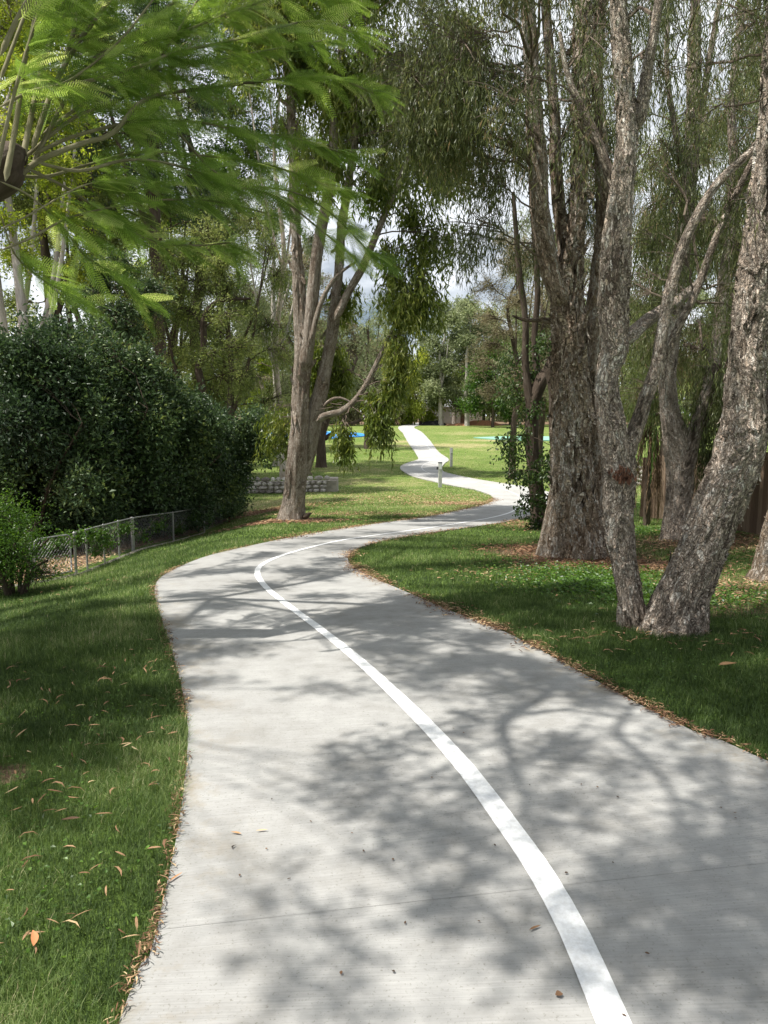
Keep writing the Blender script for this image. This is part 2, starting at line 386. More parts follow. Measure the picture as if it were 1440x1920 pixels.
def plain(name, col, rough=.7, metal=0, var=.12, scale=8, bump=.1, spec=.3, col2=None):
    m, t = newmat(name); L = t.links.new
    g = nd(t, 'ShaderNodeNewGeometry'); n = nd(t, 'ShaderNodeTexNoise', i_Scale=float(scale), i_Detail=6.0, i_Roughness=.65); L(g.outputs['Position'], n.inputs['Vector'])
    c2 = col2 or tuple(c * (1 - var * 2.5) for c in col)
    rp = ramp(t, [(.3, c2), (.65, col)]); L(n.outputs['Fac'], rp.inputs[0])
    pb = nd(t, 'ShaderNodeBsdfPrincipled'); pb.inputs['Roughness'].default_value = rough; pb.inputs['Metallic'].default_value = metal; pb.inputs['Specular IOR Level'].default_value = spec
    L(rp.outputs[0], pb.inputs['Base Color'])
    bp = nd(t, 'ShaderNodeBump'); bp.inputs['Strength'].default_value = bump; bp.inputs['Distance'].default_value = .01; L(n.outputs['Fac'], bp.inputs['Height']); L(bp.outputs[0], pb.inputs['Normal'])
    o = nd(t, 'ShaderNodeOutputMaterial'); L(pb.outputs[0], o.inputs[0]); return m
def attrmat(name, cols, rough=.85, spec=.2, trans=0):
    if trans: return leafmat(name, cols, trans, spec, rough)
    m, t = newmat(name); L = t.links.new
    at = nd(t, 'ShaderNodeAttribute', attribute_name='rnd'); rp = ramp(t, cols); L(at.outputs['Fac'], rp.inputs[0])
    pb = nd(t, 'ShaderNodeBsdfPrincipled'); pb.inputs['Roughness'].default_value = rough; pb.inputs['Specular IOR Level'].default_value = spec
    L(rp.outputs[0], pb.inputs['Base Color']); o = nd(t, 'ShaderNodeOutputMaterial'); L(pb.outputs[0], o.inputs[0]); return m

M = {}
M['melaleuca'] = leafmat('melaleuca_leaf', [(0, (.05, .065, .024)), (.55, (.105, .13, .045)), (.9, (.20, .22, .09)), (1, (.30, .22, .12))], .45, .4, .45)
M['eucalypt'] = leafmat('eucalypt_leaf', [(0, (.055, .085, .014)), (.6, (.13, .18, .03)), (1, (.30, .33, .09))], .5, .45, .4)
M['feather'] = leafmat('feather_leaf', [(0, (.08, .14, .03)), (.5, (.19, .31, .065)), (.85, (.33, .47, .12)), (1, (.54, .62, .24))], .55, .35, .4)
M['glossy'] = leafmat('glossy_leaf', [(0, (.02, .042, .017)), (.55, (.06, .105, .04)), (.85, (.12, .18, .06)), (1, (.26, .32, .10))], .28, .45, .48)
M['bush'] = leafmat('bright_bush_leaf', [(0, (.03, .07, .012)), (.7, (.07, .15, .02)), (1, (.14, .26, .04))], .4, .4, .4)
M['olive'] = leafmat('olive_leaf', [(0, (.07, .10, .028)), (.55, (.16, .205, .06)), (1, (.36, .40, .14))], .45, .3, .5)
M['grey'] = leafmat('grey_green_leaf', [(0, (.11, .14, .065)), (.55, (.21, .25, .12)), (1, (.38, .42, .24))], .42, .3, .5)
M['brownish'] = leafmat('brown_green_leaf', [(0, (.11, .10, .055)), (.55, (.20, .18, .10)), (1, (.36, .32, .2))], .4, .3, .5)
M['yellowish'] = leafmat('yellow_green_leaf', [(0, (.10, .15, .02)), (.55, (.26, .34, .045)), (1, (.50, .54, .12))], .5, .3, .5)
M['paperbark'] = barkmat('paperbark', [(.2, (.17, .13, .10)), (.36, (.38, .31, .25)), (.48, (.55, .48, .41)), (.6, (.60, .47, .37)), (.75, (.80, .74, .66))], 5, 1.6, 1.0, fine=34, crev=(.085, .065, .05), plates=.6)
M['paperbark_brown'] = barkmat('paperbark_brown', [(.22, (.13, .09, .06)), (.38, (.32, .235, .165)), (.5, (.45, .36, .27)), (.6, (.52, .42, .33)), (.76, (.76, .70, .62))], 4.5, 1.0, 1.0, fine=30, crev=(.075, .052, .038), plates=.5)
M['ironbark'] = barkmat('stringy_bark', [(.2, (.20, .145, .105)), (.4, (.38, .30, .235)), (.55, (.50, .42, .34)), (.75, (.66, .58, .50))], 12, .9, 1.0, crev=(.10, .072, .055), plates=.25)
M['smoothbark'] = barkmat('smooth_bark', [(.2, (.25, .19, .15)), (.5, (.42, .35, .29)), (.75, (.58, .52, .46))], 5, 1.5, .3)
M['darkbark'] = barkmat('dark_bark', [(.2, (.03, .022, .017)), (.5, (.08, .06, .045)), (.75, (.15, .12, .1))], 12, 2, .8)
M['twig'] = barkmat('twig_bark', [(.2, (.06, .045, .035)), (.5, (.14, .11, .085)), (.75, (.25, .2, .16))], 10, 3, .3)
M['shoot'] = barkmat('green_grey_shoot_bark', [(.2, (.12, .11, .06)), (.5, (.22, .2, .12)), (.75, (.34, .31, .21))], 12, 4, .3)
M['palebark'] = barkmat('pale_far_bark', [(.2, (.25, .22, .2)), (.5, (.42, .38, .34)), (.75, (.6, .56, .52))], 4, .7, .3)

# ground: lawn, dry patches and bare litter from vertex attributes made in world space
def groundmat():
    m, t = newmat('lawn_soil'); L = t.links.new
    g = nd(t, 'ShaderNodeNewGeometry')
    n1 = nd(t, 'ShaderNodeTexNoise', i_Scale=.45, i_Detail=6.0, i_Roughness=.6); n2 = nd(t, 'ShaderNodeTexNoise', i_Scale=28.0, i_Detail=4.0, i_Roughness=.7)
    n3 = nd(t, 'ShaderNodeTexNoise', i_Scale=3.0, i_Detail=5.0, i_Roughness=.65)
    for n in (n1, n2, n3): L(g.outputs['Position'], n.inputs['Vector'])
    gr = ramp(t, [(.3, (.06, .10, .02)), (.5, (.11, .17, .035)), (.62, (.17, .21, .06)), (.75, (.30, .27, .13))])
    mxn = nd(t, 'ShaderNodeMath', operation='MULTIPLY_ADD'); mxn.inputs[1].default_value = .55; L(n3.outputs['Fac'], mxn.inputs[0])
    sub = nd(t, 'ShaderNodeMath', operation='MULTIPLY'); sub.inputs[1].default_value = .45; L(n1.outputs['Fac'], sub.inputs[0]); L(sub.outputs[0], mxn.inputs[2]); 
    f2 = nd(t, 'ShaderNodeMath', operation='MULTIPLY_ADD'); f2.inputs[1].default_value = .3; L(n2.outputs['Fac'], f2.inputs[0]); L(mxn.outputs[0], f2.inputs[2])
    f4 = nd(t, 'ShaderNodeMath', operation='SUBTRACT'); f4.inputs[1].default_value = .15; L(f2.outputs[0], f4.inputs[0])
    ad = nd(t, 'ShaderNodeAttribute', attribute_name='dry'); f5 = nd(t, 'ShaderNodeMath', operation='ADD'); L(f4.outputs[0], f5.inputs[0]); L(ad.outputs['Fac'], f5.inputs[1]); L(f5.outputs[0], gr.inputs[0])
    so = ramp(t, [(.32, (.06, .04, .026)), (.5, (.15, .10, .065)), (.62, (.25, .175, .11)), (.75, (.40, .31, .21))]); L(n2.outputs['Fac'], so.inputs[0])
    a1 = nd(t, 'ShaderNodeAttribute', attribute_name='dirt'); df = nd(t, 'ShaderNodeMath', operation='MULTIPLY_ADD'); df.inputs[1].default_value = .9; L(n3.outputs['Fac'], df.inputs[0])
    s2 = nd(t, 'ShaderNodeMath', operation='SUBTRACT'); s2.inputs[1].default_value = .45; L(a1.outputs['Fac'], s2.inputs[0]); L(s2.outputs[0], df.inputs[2])
    mr = nd(t, 'ShaderNodeMapRange'); mr.inputs['From Min'].default_value = .35; mr.inputs['From Max'].default_value = .6; L(df.outputs[0], mr.inputs['Value'])
    mc = nd(t, 'ShaderNodeMixRGB'); L(mr.outputs[0], mc.inputs['Fac']); L(gr.outputs[0], mc.inputs['Color1']); L(so.outputs[0], mc.inputs['Color2'])
    pb = nd(t, 'ShaderNodeBsdfPrincipled'); pb.inputs['Roughness'].default_value = .95; pb.inputs['Specular IOR Level'].default_value = .1; L(mc.outputs[0], pb.inputs['Base Color'])
    bp = nd(t, 'ShaderNodeBump'); bp.inputs['Strength'].default_value = .8; bp.inputs['Distance'].default_value = .05; L(n2.outputs['Fac'], bp.inputs['Height']); L(bp.outputs[0], pb.inputs['Normal'])
    o = nd(t, 'ShaderNodeOutputMaterial'); L(pb.outputs[0], o.inputs[0]); return m
def concmat():
    m, t = newmat('broomed_concrete'); L = t.links.new
    at = nd(t, 'ShaderNodeAttribute', attribute_name='bk')       # x across, y along the path, metres
    mp_ = nd(t, 'ShaderNodeMapping'); mp_.inputs['Scale'].default_value = (2.5, 150, 1); L(at.outputs['Vector'], mp_.inputs[0])
    br = nd(t, 'ShaderNodeTexNoise', i_Scale=1.0, i_Detail=4.0, i_Roughness=.6); L(mp_.outputs[0], br.inputs['Vector'])
    g = nd(t, 'ShaderNodeNewGeometry')
    n1 = nd(t, 'ShaderNodeTexNoise', i_Scale=.9, i_Detail=7.0, i_Roughness=.6); n2 = nd(t, 'ShaderNodeTexNoise', i_Scale=90.0, i_Detail=3.0, i_Roughness=.7); n3 = nd(t, 'ShaderNodeTexNoise', i_Scale=6.0, i_Detail=6.0, i_Roughness=.7)
    for n in (n1, n2, n3): L(g.outputs['Position'], n.inputs['Vector'])
    rp = ramp(t, [(.32, (.225, .22, .205)), (.5, (.305, .303, .293)), (.66, (.36, .36, .347))])
    a = nd(t, 'ShaderNodeMath', operation='MULTIPLY_ADD'); a.inputs[1].default_value = .5; L(n3.outputs['Fac'], a.inputs[0])
    b_ = nd(t, 'ShaderNodeMath', operation='MULTIPLY'); b_.inputs[1].default_value = .5; L(n1.outputs['Fac'], b_.inputs[0]); L(b_.outputs[0], a.inputs[2]); L(a.outputs[0], rp.inputs[0])
    b2 = ramp(t, [(.3, (.86, .86, .86)), (.7, (1.06, 1.06, 1.06))]); L(br.outputs['Fac'], b2.inputs[0])
    ml = nd(t, 'ShaderNodeMixRGB', blend_type='MULTIPLY'); ml.inputs['Fac'].default_value = 1; L(rp.outputs[0], ml.inputs['Color1']); L(b2.outputs[0], ml.inputs['Color2'])
    b3 = ramp(t, [(.28, (.55, .53, .48)), (.42, (1, 1, 1))]); L(n2.outputs['Fac'], b3.inputs[0])
    ml2 = nd(t, 'ShaderNodeMixRGB', blend_type='MULTIPLY'); ml2.inputs['Fac'].default_value = .8; L(ml.outputs[0], ml2.inputs['Color1']); L(b3.outputs[0], ml2.inputs['Color2'])
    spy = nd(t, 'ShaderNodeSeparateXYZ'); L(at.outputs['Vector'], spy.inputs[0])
    sun_gain = nd(t, 'ShaderNodeMapRange'); sun_gain.inputs['From Min'].default_value = 26; sun_gain.inputs['From Max'].default_value = 40; sun_gain.inputs['To Min'].default_value = 1.0; sun_gain.inputs['To Max'].default_value = 1.28; L(spy.outputs['Y'], sun_gain.inputs['Value'])  # far slab colour scaled up to stand in for its sunlit glare
    mla = nd(t, 'ShaderNodeVectorMath', operation='SCALE'); L(ml2.outputs[0], mla.inputs[0]); L(sun_gain.outputs[0], mla.inputs['Scale']); ml2 = mla
    # tannin stains near the edges
    ed = nd(t, 'ShaderNodeAttribute', attribute_name='rnd'); e2 = nd(t, 'ShaderNodeMath', operation='MULTIPLY'); n4 = nd(t, 'ShaderNodeTexNoise', i_Scale=2.2, i_Detail=6.0, i_Roughness=.75); L(g.outputs['Position'], n4.inputs['Vector'])
    r4 = nd(t, 'ShaderNodeMapRange'); r4.inputs['From Min'].default_value = .5; r4.inputs['From Max'].default_value = .72; L(n4.outputs['Fac'], r4.inputs['Value'])
    L(ed.outputs['Fac'], e2.inputs[0]); L(r4.outputs[0], e2.inputs[1])
    ms = nd(t, 'ShaderNodeMixRGB'); ms.inputs['Color2'].default_value = (.23, .19, .13, 1); L(e2.outputs[0], ms.inputs['Fac']); L(ml2.outputs[0], ms.inputs['Color1'])
    pb = nd(t, 'ShaderNodeBsdfPrincipled'); pb.inputs['Roughness'].default_value = .88; pb.inputs['Specular IOR Level'].default_value = .2; L(ms.outputs[0], pb.inputs['Base Color'])
    bp = nd(t, 'ShaderNodeBump'); bp.inputs['Strength'].default_value = .25; bp.inputs['Distance'].default_value = .004; L(br.outputs['Fac'], bp.inputs['Height']); L(bp.outputs[0], pb.inputs['Normal'])
    o = nd(t, 'ShaderNodeOutputMaterial'); L(pb.outputs[0], o.inputs[0]); return m
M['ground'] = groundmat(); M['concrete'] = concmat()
M['paint'] = plain('white_line_paint', (.80, .81, .82), .6, 0, .05, 30, .1)
M['linepaint'] = plain('worn_white_line_paint', (.78, .79, .80), .7, 0, .1, 60, .3, .3, (.62, .62, .61))
M['joint'] = plain('saw_cut_joint', (.27, .265, .255), .9)  # grey tone of the saw-cut joint lines
M['galv'] = plain('galvanised_steel', (.34, .34, .33), .5, .6, .12, 20)
M['rust'] = plain('rusty_steel', (.16, .07, .04), .8, .1, .2, 20)
M['edging'] = plain('concrete_edging', (.33, .30, .25), .9, 0, .15, 6, .3)
M['blue'] = plain('blue_softfall', (.03, .22, .62), .8, 0, .06, .4)
M['lightblue'] = plain('pale_blue_softfall', (.10, .40, .72), .8, 0, .05, .4)
M['green'] = plain('pale_green_softfall', (.22, .42, .33), .8, 0, .06, .4)
M['postpaint'] = plain('weathered_white_post', (.48, .48, .45), .8, 0, .14, 14, .3)
M['darkplate'] = plain('dark_sign_plate', (.05, .05, .055), .6)
M['paleplate'] = plain('pale_symbol', (.7, .7, .7), .6)
M['wood'] = plain('weathered_palings', (.16, .10, .065), .9, 0, .2, 9, .4)
M['wooddark'] = plain('fence_rail_timber', (.10, .065, .04), .9, 0, .2, 9, .4)
M['mound'] = plain('red_brown_mulch', (.36, .17, .09), .95, 0, .2, 4, .8)
M['housewall'] = plain('cream_weatherboard', (.62, .60, .55), .8, 0, .05, 2)
M['roof'] = plain('grey_roof', (.25, .25, .26), .6, 0, .1, 3)
M['glass'] = plain('dark_window_glass', (.03, .04, .05), .15, 0, .1, 2, 0, .6)
M['slot'] = plain('dark_slot', (.02, .02, .02), .9)
M['grass'] = attrmat('grass_blade', [(0, (.04, .07, .02)), (.42, (.095, .155, .042)), (.7, (.19, .265, .085)), (.9, (.34, .39, .18)), (1, (.52, .46, .28))], .6, .25, .4)
M['litter'] = attrmat('leaf_litter', [(0, (.06, .03, .018)), (.45, (.17, .09, .05)), (.8, (.34, .21, .12)), (1, (.60, .47, .27))], .8, .2, .15)
M['dryleaf'] = attrmat('dry_leaf', [(0, (.04, .03, .025)), (.3, (.16, .09, .05)), (.6, (.40, .24, .11)), (.8, (.48, .20, .09)), (1, (.58, .46, .26))], .7, .25, .1)
def rockmat():
    m, t = newmat('rock_wall_stone'); L = t.links.new
    at = nd(t, 'ShaderNodeAttribute', attribute_name='rnd'); rp = ramp(t, [(0, (.15, .13, .12)), (.5, (.36, .33, .31)), (1, (.6, .57, .53))]); L(at.outputs['Fac'], rp.inputs[0])
    g = nd(t, 'ShaderNodeNewGeometry'); n = nd(t, 'ShaderNodeTexNoise', i_Scale=9.0, i_Detail=6.0); L(g.outputs['Position'], n.inputs['Vector'])
    b2 = ramp(t, [(.3, (.6, .6, .6)), (.6, (1.1, 1.1, 1.1))]); L(n.outputs['Fac'], b2.inputs[0])
    ml = nd(t, 'ShaderNodeMixRGB', blend_type='MULTIPLY'); ml.inputs['Fac'].default_value = 1; L(rp.outputs[0], ml.inputs['Color1']); L(b2.outputs[0], ml.inputs['Color2'])
    pb = nd(t, 'ShaderNodeBsdfPrincipled'); pb.inputs['Roughness'].default_value = .9; L(ml.outputs[0], pb.inputs['Base Color'])
    o = nd(t, 'ShaderNodeOutputMaterial'); L(pb.outputs[0], o.inputs[0]); return m
M['rock'] = rockmat()

# ================================================================== THE SETTING
# ---- path outline, traced on the ground
Lpx = [(225,1920),(280,1800),(305,1700),(330,1580),(345,1480),(352,1400),(350,1340),(338,1280),(318,1210),(298,1150),(290,1110),(298,1088),(325,1070),(380,1047),(450,1029),(530,1012),(620,996),(720,981),(800,970),(860,958),(905,948),(925,938),(915,927),(870,915),(820,905),(775,894),(753,882),(752,874),(768,867),(784,861),(778,848),(765,830),(755,812),(747,801)]
Rpx = [(1440,1432),(1300,1375),(1200,1325),(1100,1270),(1000,1215),(930,1180),(850,1150),(780,1120),(700,1085),(660,1062),(653,1047),(668,1031),(720,1015),(800,1001),(880,990),(950,979),(1000,969),(1035,957),(1050,943),(1040,927),(990,914),(950,908),(900,900),(860,892),(833,885),(829,877),(834,869),(841,861),(820,845),(805,825),(790,810),(777,801)]
Cpx = [(1147,1920),(1078,1760),(1012,1640),(946,1545),(880,1455),(810,1375),(740,1305),(670,1240),(600,1183),(540,1138),(500,1105),(483,1080),(490,1062),(525,1045),(575,1030),(640,1015),(720,1003),(800,992),(870,981),(930,970),(965,958),(982,945),(968,928),(925,914),(870,902),(820,893),(795,883),(792,874),(806,866),(815,858),(800,835),(780,815),(762,801)]
def gpath(px): return np.array([G(*p)[:2] for p in px])
Lw = np.vstack([[(1.3, -8), (.35, -3), (-.45, 0.2)], gpath(Lpx), [(4.2, 128), (6, 150)]])
Rw = np.vstack([[(4.2, -8), (3.3, -3), (2.55, 0.2), (2.1, 1.9)], gpath(Rpx), [(7.0, 128), (9, 150)]])
Cw = np.vstack([[(2.75, -8), (1.6, -3), (.86, -.4), (.65, 0.9)], gpath(Cpx), [(5.6, 128)]])
def resamp(A, step):
    A4 = np.c_[A, np.zeros(len(A)), np.ones(len(A))]; S = spline(A4, step)[:, :2]
    return S
Ld, Rd, Cd = resamp(Lw, .2), resamp(Rw, .2), resamp(Cw, .15)
# match the two edges: monotone pairing by walking both
def pair(A, B):
    i = j = 0; out_ = [(0, 0)]
    while i < len(A) - 1 or j < len(B) - 1:
        c = []
        for di, dj in ((1, 0), (0, 1), (1, 1)):
            if i + di < len(A) and j + dj < len(B): c.append((np.linalg.norm(A[i + di] - B[j + dj]) - (.05 if di and dj else 0), di, dj))
        c.sort(); _, di, dj = c[0]; i += di; j += dj; out_.append((i, j))
    return out_
pr = pair(Ld, Rd)
PL = np.array([Ld[i] for i, j in pr]); PR = np.array([Rd[j] for i, j in pr])
POLY = np.vstack([Ld, Rd[::-1]])
def inpoly(x, y, poly=POLY):
    x = np.asarray(x); y = np.asarray(y); ins = np.zeros(x.shape, bool)
    x1, y1 = poly[:, 0], poly[:, 1]; x2, y2 = np.roll(x1, -1), np.roll(y1, -1)
    for a, b, c, d in zip(x1, y1, x2, y2):
        if b == d: continue
        m = (b > y) != (d > y)
        if not m.any(): continue
        ins ^= m & (x < (c - a) * (y - b) / (d - b) + a)
    return ins
EDG = np.vstack([Ld, Rd])
def edist(x, y, A=EDG):
    o = np.full(len(x), 9.0)
    for s in range(0, len(A), 3):
        o = np.minimum(o, np.hypot(x - A[s, 0], y - A[s, 1]))
    return o
NA = 14; nseg = len(PL)
tt = np.linspace(0, 1, NA + 1)
X = PL[:, None, 0] * (1 - tt) + PR[:, None, 0] * tt; Y = PL[:, None, 1] * (1 - tt) + PR[:, None, 1] * tt
Z = terr(X, Y) + .012 + .00035 * np.clip(Y, 0, 120)
mid = (PL + PR) / 2; AL = np.concatenate([[0], np.cumsum(np.linalg.norm(np.diff(mid, axis=0), axis=1))])
b = Buf()
edge = np.clip(1 - np.minimum(tt, 1 - tt) * 7, 0, 1)[None] * np.ones((nseg, 1))
V = np.stack([X, Y, Z], -1); bk = np.stack([tt[None] * 2.7 * np.ones((nseg, 1)), AL[:, None] * np.ones((1, NA + 1)), np.zeros_like(X)], -1)
# skirts
Vs = np.concatenate([V[:, :1] - [0, 0, .12], V, V[:, -1:] - [0, 0, .12]], 1); bks = np.concatenate([bk[:, :1], bk, bk[:, -1:]], 1); eg = np.concatenate([edge[:, :1], edge, edge[:, -1:]], 1)
W_ = NA + 3; base = (np.arange(nseg - 1) * W_)[:, None]; i = np.arange(W_ - 1)
f = np.stack([base + i, base + i + 1, base + W_ + i + 1, base + W_ + i], -1).reshape(-1, 4)
b.add(Vs.reshape(-1, 3), f, eg.ravel(), bks.reshape(-1, 3))
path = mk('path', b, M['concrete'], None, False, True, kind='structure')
path.data.attributes['bk']
def ribbon(C, wd, lift, b, f0=0, fade=None):
    t = unit(np.gradient(C, axis=0)); n = np.stack([-t[:, 1], t[:, 0]], 1)
    wdv = np.broadcast_to(wd, (len(C),))[:, None]
    A, B = C + n * wdv / 2, C - n * wdv / 2
    z = lambda Q: terr(Q[:, 0], Q[:, 1]) + .012 + .00035 * np.clip(Q[:, 1], 0, 120) + lift
    V = np.empty((len(C) * 2, 3)); V[0::2] = np.c_[A, z(A)]; V[1::2] = np.c_[B, z(B)]
    o = np.arange(len(C) - 1)[:, None] * 2; f = np.concatenate([o, o + 1, o + 3, o + 2], 1)
    b.add(V, f)
b = Buf(); ribbon(Cd, .095 - .025 * sstep(2.5, 7, Cd[:, 1]) - .04 * sstep(18, 30, Cd[:, 1]), .004, b); mk('centre_line', b, M['linepaint'], path)
b = Buf()
s0 = AL[int(np.argmin(np.hypot(mid[:, 0] - .5, mid[:, 1] - 2.3)))]
for s in np.arange(s0 % 4.5, AL[-1] - 60, 4.5):                  # saw-cut joints across the slab
    k = int(np.argmin(np.abs(AL - s))); q = np.linspace(0, 1, 12)[:, None]
    C = PL[k] * (1 - q) + PR[k] * q
    ribbon(C, .0013, .0015, b)
mk('joint', b, M['joint'], path)

# ---- ground sheet
ys = np.concatenate([np.arange(-30, 0, 1.5), np.arange(0, 16, .12), np.arange(16, 40, .3), np.arange(40, 140, 1.0), np.arange(140, 300, 8), np.arange(300, 901, 50)])
xh = np.concatenate([np.arange(0, 9, .14), np.arange(9, 20, .4), np.arange(20, 60, 1.5), np.arange(60, 200, 10), np.arange(200, 901, 70)])
xs = np.concatenate([-xh[::-1][:-1], xh]); gx, gy = np.meshgrid(xs, ys)
# fence line (world)
FA, FB, FC, FD = G(68, 1093), G(141, 1077), G(250, 1033), G(430, 979)
fl = np.array([(FA[0] - 4, FA[1] - 3.3), FA[:2], FB[:2], FC[:2], FD[:2]])
def fence_x(y): return np.interp(y, fl[:, 1], fl[:, 0])
gz = terr(gx, gy)
inside = inpoly(gx.ravel(), gy.ravel()).reshape(gx.shape)
gz = np.where(inside, gz - .03, gz)
dirt = np.zeros_like(gx); dry = np.zeros_like(gx)
def patch(px, py, rx, ry, arr, amt):
    q = G(px, py); arr += amt * np.exp(-(((gx - q[0]) / rx) ** 2 + ((gy - q[1]) / ry) ** 2) ** 1.5)
dirt += sstep(0, .6, fence_x(gy) - gx) * (gy < 24) * (gy > 1)
for a in [(0,1452,.16,.10,1.1),(200,1235,.2,.15,.5),(1010,1035,.9,.5,1.0),(1080,1055,.9,.7,1.1),(1290,1150,.9,.5,.4),(430,968,2.0,1.1,1.1),(520,975,1.5,.9,1.0),(1330,1015,1.5,1.5,.8),(1390,1090,1.3,.9,.5),(1420,1130,1.2,.6,.6),(640,965,1.2,.4,.5),(820,880,1.0,.6,.0),(1000,970,.8,.8,.7),(1060,985,1.0,1.5,.6),(1200,1060,1.2,.6,.6),(1150,1040,.8,.6,.6),(890,830,3,5,.0)]:
    patch(a[0], a[1], a[2], a[3], dirt, a[4])
for a in [(700,905,3,2,.10),(830,950,1.6,.9,.12),(480,950,3,2,.14),(650,880,3,3,.1),(860,835,3,4,.2),(905,826,3,2,.2),(745,828,2,3,.18),(870,812,4,5,.12),(650,835,6,4,.08),(880,800,8,8,.05),(760,835,2,3,.12),(1370,1120,1.6,.8,.16),(1000,840,6,5,.05),(910,795,14,8,.10)]:
    patch(a[0], a[1], a[2], a[3], dry, a[4])
dry -= .06 * (1 - sstep(12, 18, gy)); dry += .045 * sstep(18, 30, gy) + .02 * sstep(60, 110, gy)
dirt += sstep(124, 132, gy) * .9
ed = edist(gx.ravel(), gy.ravel()).reshape(gx.shape); dirt += np.clip(1 - ed / .12, 0, 1) * .8 * (gy < 30)
ny, nx = gx.shape; b = Buf()
base = (np.arange(ny - 1) * nx)[:, None]; i = np.arange(nx - 1)
b.add(np.stack([gx, gy, gz], -1).reshape(-1, 3), np.stack([base + i, base + i + 1, base + nx + i + 1, base + nx + i], -1).reshape(-1, 4))
ground = mk('ground', b, M['ground'], None, True, kind='structure')
for nme, arr in (('dirt', dirt), ('dry', dry)):
    a = ground.data.attributes.new(nme, 'FLOAT', 'POINT'); a.data.foreach_set('value', arr.astype(np.float32).ravel())
from math import floor
def gridval(arr, x, y):
    ix = np.clip(np.searchsorted(xs, x) - 1, 0, nx - 2); iy = np.clip(np.searchsorted(ys, y) - 1, 0, ny - 2)
    fx = np.clip((x - xs[ix]) / (xs[ix + 1] - xs[ix]), 0, 1); fy = np.clip((y - ys[iy]) / (ys[iy + 1] - ys[iy]), 0, 1)
    return (arr[iy, ix] * (1 - fx) + arr[iy, ix + 1] * fx) * (1 - fy) + (arr[iy + 1, ix] * (1 - fx) + arr[iy + 1, ix + 1] * fx) * fy

# ---- grass
rng = np.random.default_rng(11)
gb = Buf()
def blades(n, y0, y1, xl, xr, h, wdt, two, dens_edge=True, dryb=0.0):
    y = rng.uniform(y0, y1, n); hw = y * .52 + 1.2
    x = rng.uniform(-1, 1, n) * hw
    ok = (x > xl) & (x < xr) & ~inpoly(x, y) & (x > fence_x(y) + .12 - 99 * (y > 23))
    x, y = x[ok], y[ok]
    dv = gridval(dirt, x, y); dr = gridval(dry, x, y)
    nz = fbm(x * 1.3, y * 1.3, 0, 4, 3)
    keep = rng.random(len(x)) > np.clip(dv * 1.25 - .15, 0, .96); x, y, nz, dr = x[keep], y[keep], nz[keep], dr[keep]
    n = len(x); z = terr(x, y) - .005
    a = rng.uniform(0, 2 * math.pi, n); ln = h * rng.uniform(.55, 1.35, n) * (1 + .35 * nz)
    lean = rng.uniform(.2, .99, n) * ln
    d = np.stack([np.cos(a), np.sin(a), np.zeros(n)], 1); s = np.stack([-np.sin(a), np.cos(a), np.zeros(n)], 1)
    p = np.stack([x, y, z], 1); up = np.array([0, 0, 1.0])
    hz = np.sqrt(np.clip(ln ** 2 - lean ** 2, .0001, None)); wv = (wdt * rng.uniform(.7, 1.3, n))[:, None]
    rv = np.clip(.42 + .45 * nz + .25 * fbm(x * 5, y * 5, 0, 14, 2) + rng.normal(0, .2, n) + dr * 2.2 + dryb + (rng.random(n) < .05) * .4, 0, 1)
    if two:
        m = p + d * (lean * .35)[:, None] + up * (hz * .65)[:, None]; tip = p + d * lean[:, None] + up * hz[:, None]
        V = np.stack([p - s * wv / 2, p + s * wv / 2, m + s * wv * .4, m - s * wv * .4, tip], 1).reshape(-1, 3)
        o = np.arange(n)[:, None] * 5
        gb.add(V, np.concatenate([o, o + 1, o + 2, o + 3], 1), np.repeat(rv, 5)); 
        gb.f.setdefault(3, []).append(np.concatenate([o + 3, o + 2, o + 4], 1) + (gb.n - n * 5))
    else:
        tip = p + d * lean[:, None] + up * hz[:, None]
        V = np.stack([p - s * wv / 2, p + s * wv / 2, tip], 1).reshape(-1, 3)
        gb.add(V, np.arange(n * 3).reshape(n, 3), np.repeat(rv, 3))
blades(330000, 1.0, 3.7, -4, 5, .058, .0019, True)
blades(330000, 3.5, 7.0, -6, 7, .06, .0032, True)
blades(230000, 6.8, 13, -9, 9, .055, .008, False)
blades(160000, 12.8, 24, -12, 14, .05, .014, False)
blades(120000, 23.5, 50, -40, 40, .05, .028, False, True, .16)
blades(60000, 50, 110, -60, 60, .05, .06, False, True, .16)
mk('grass', gb, M['grass'], kind='stuff', label='mown green lawn grass on both sides of the concrete path', category='grass')

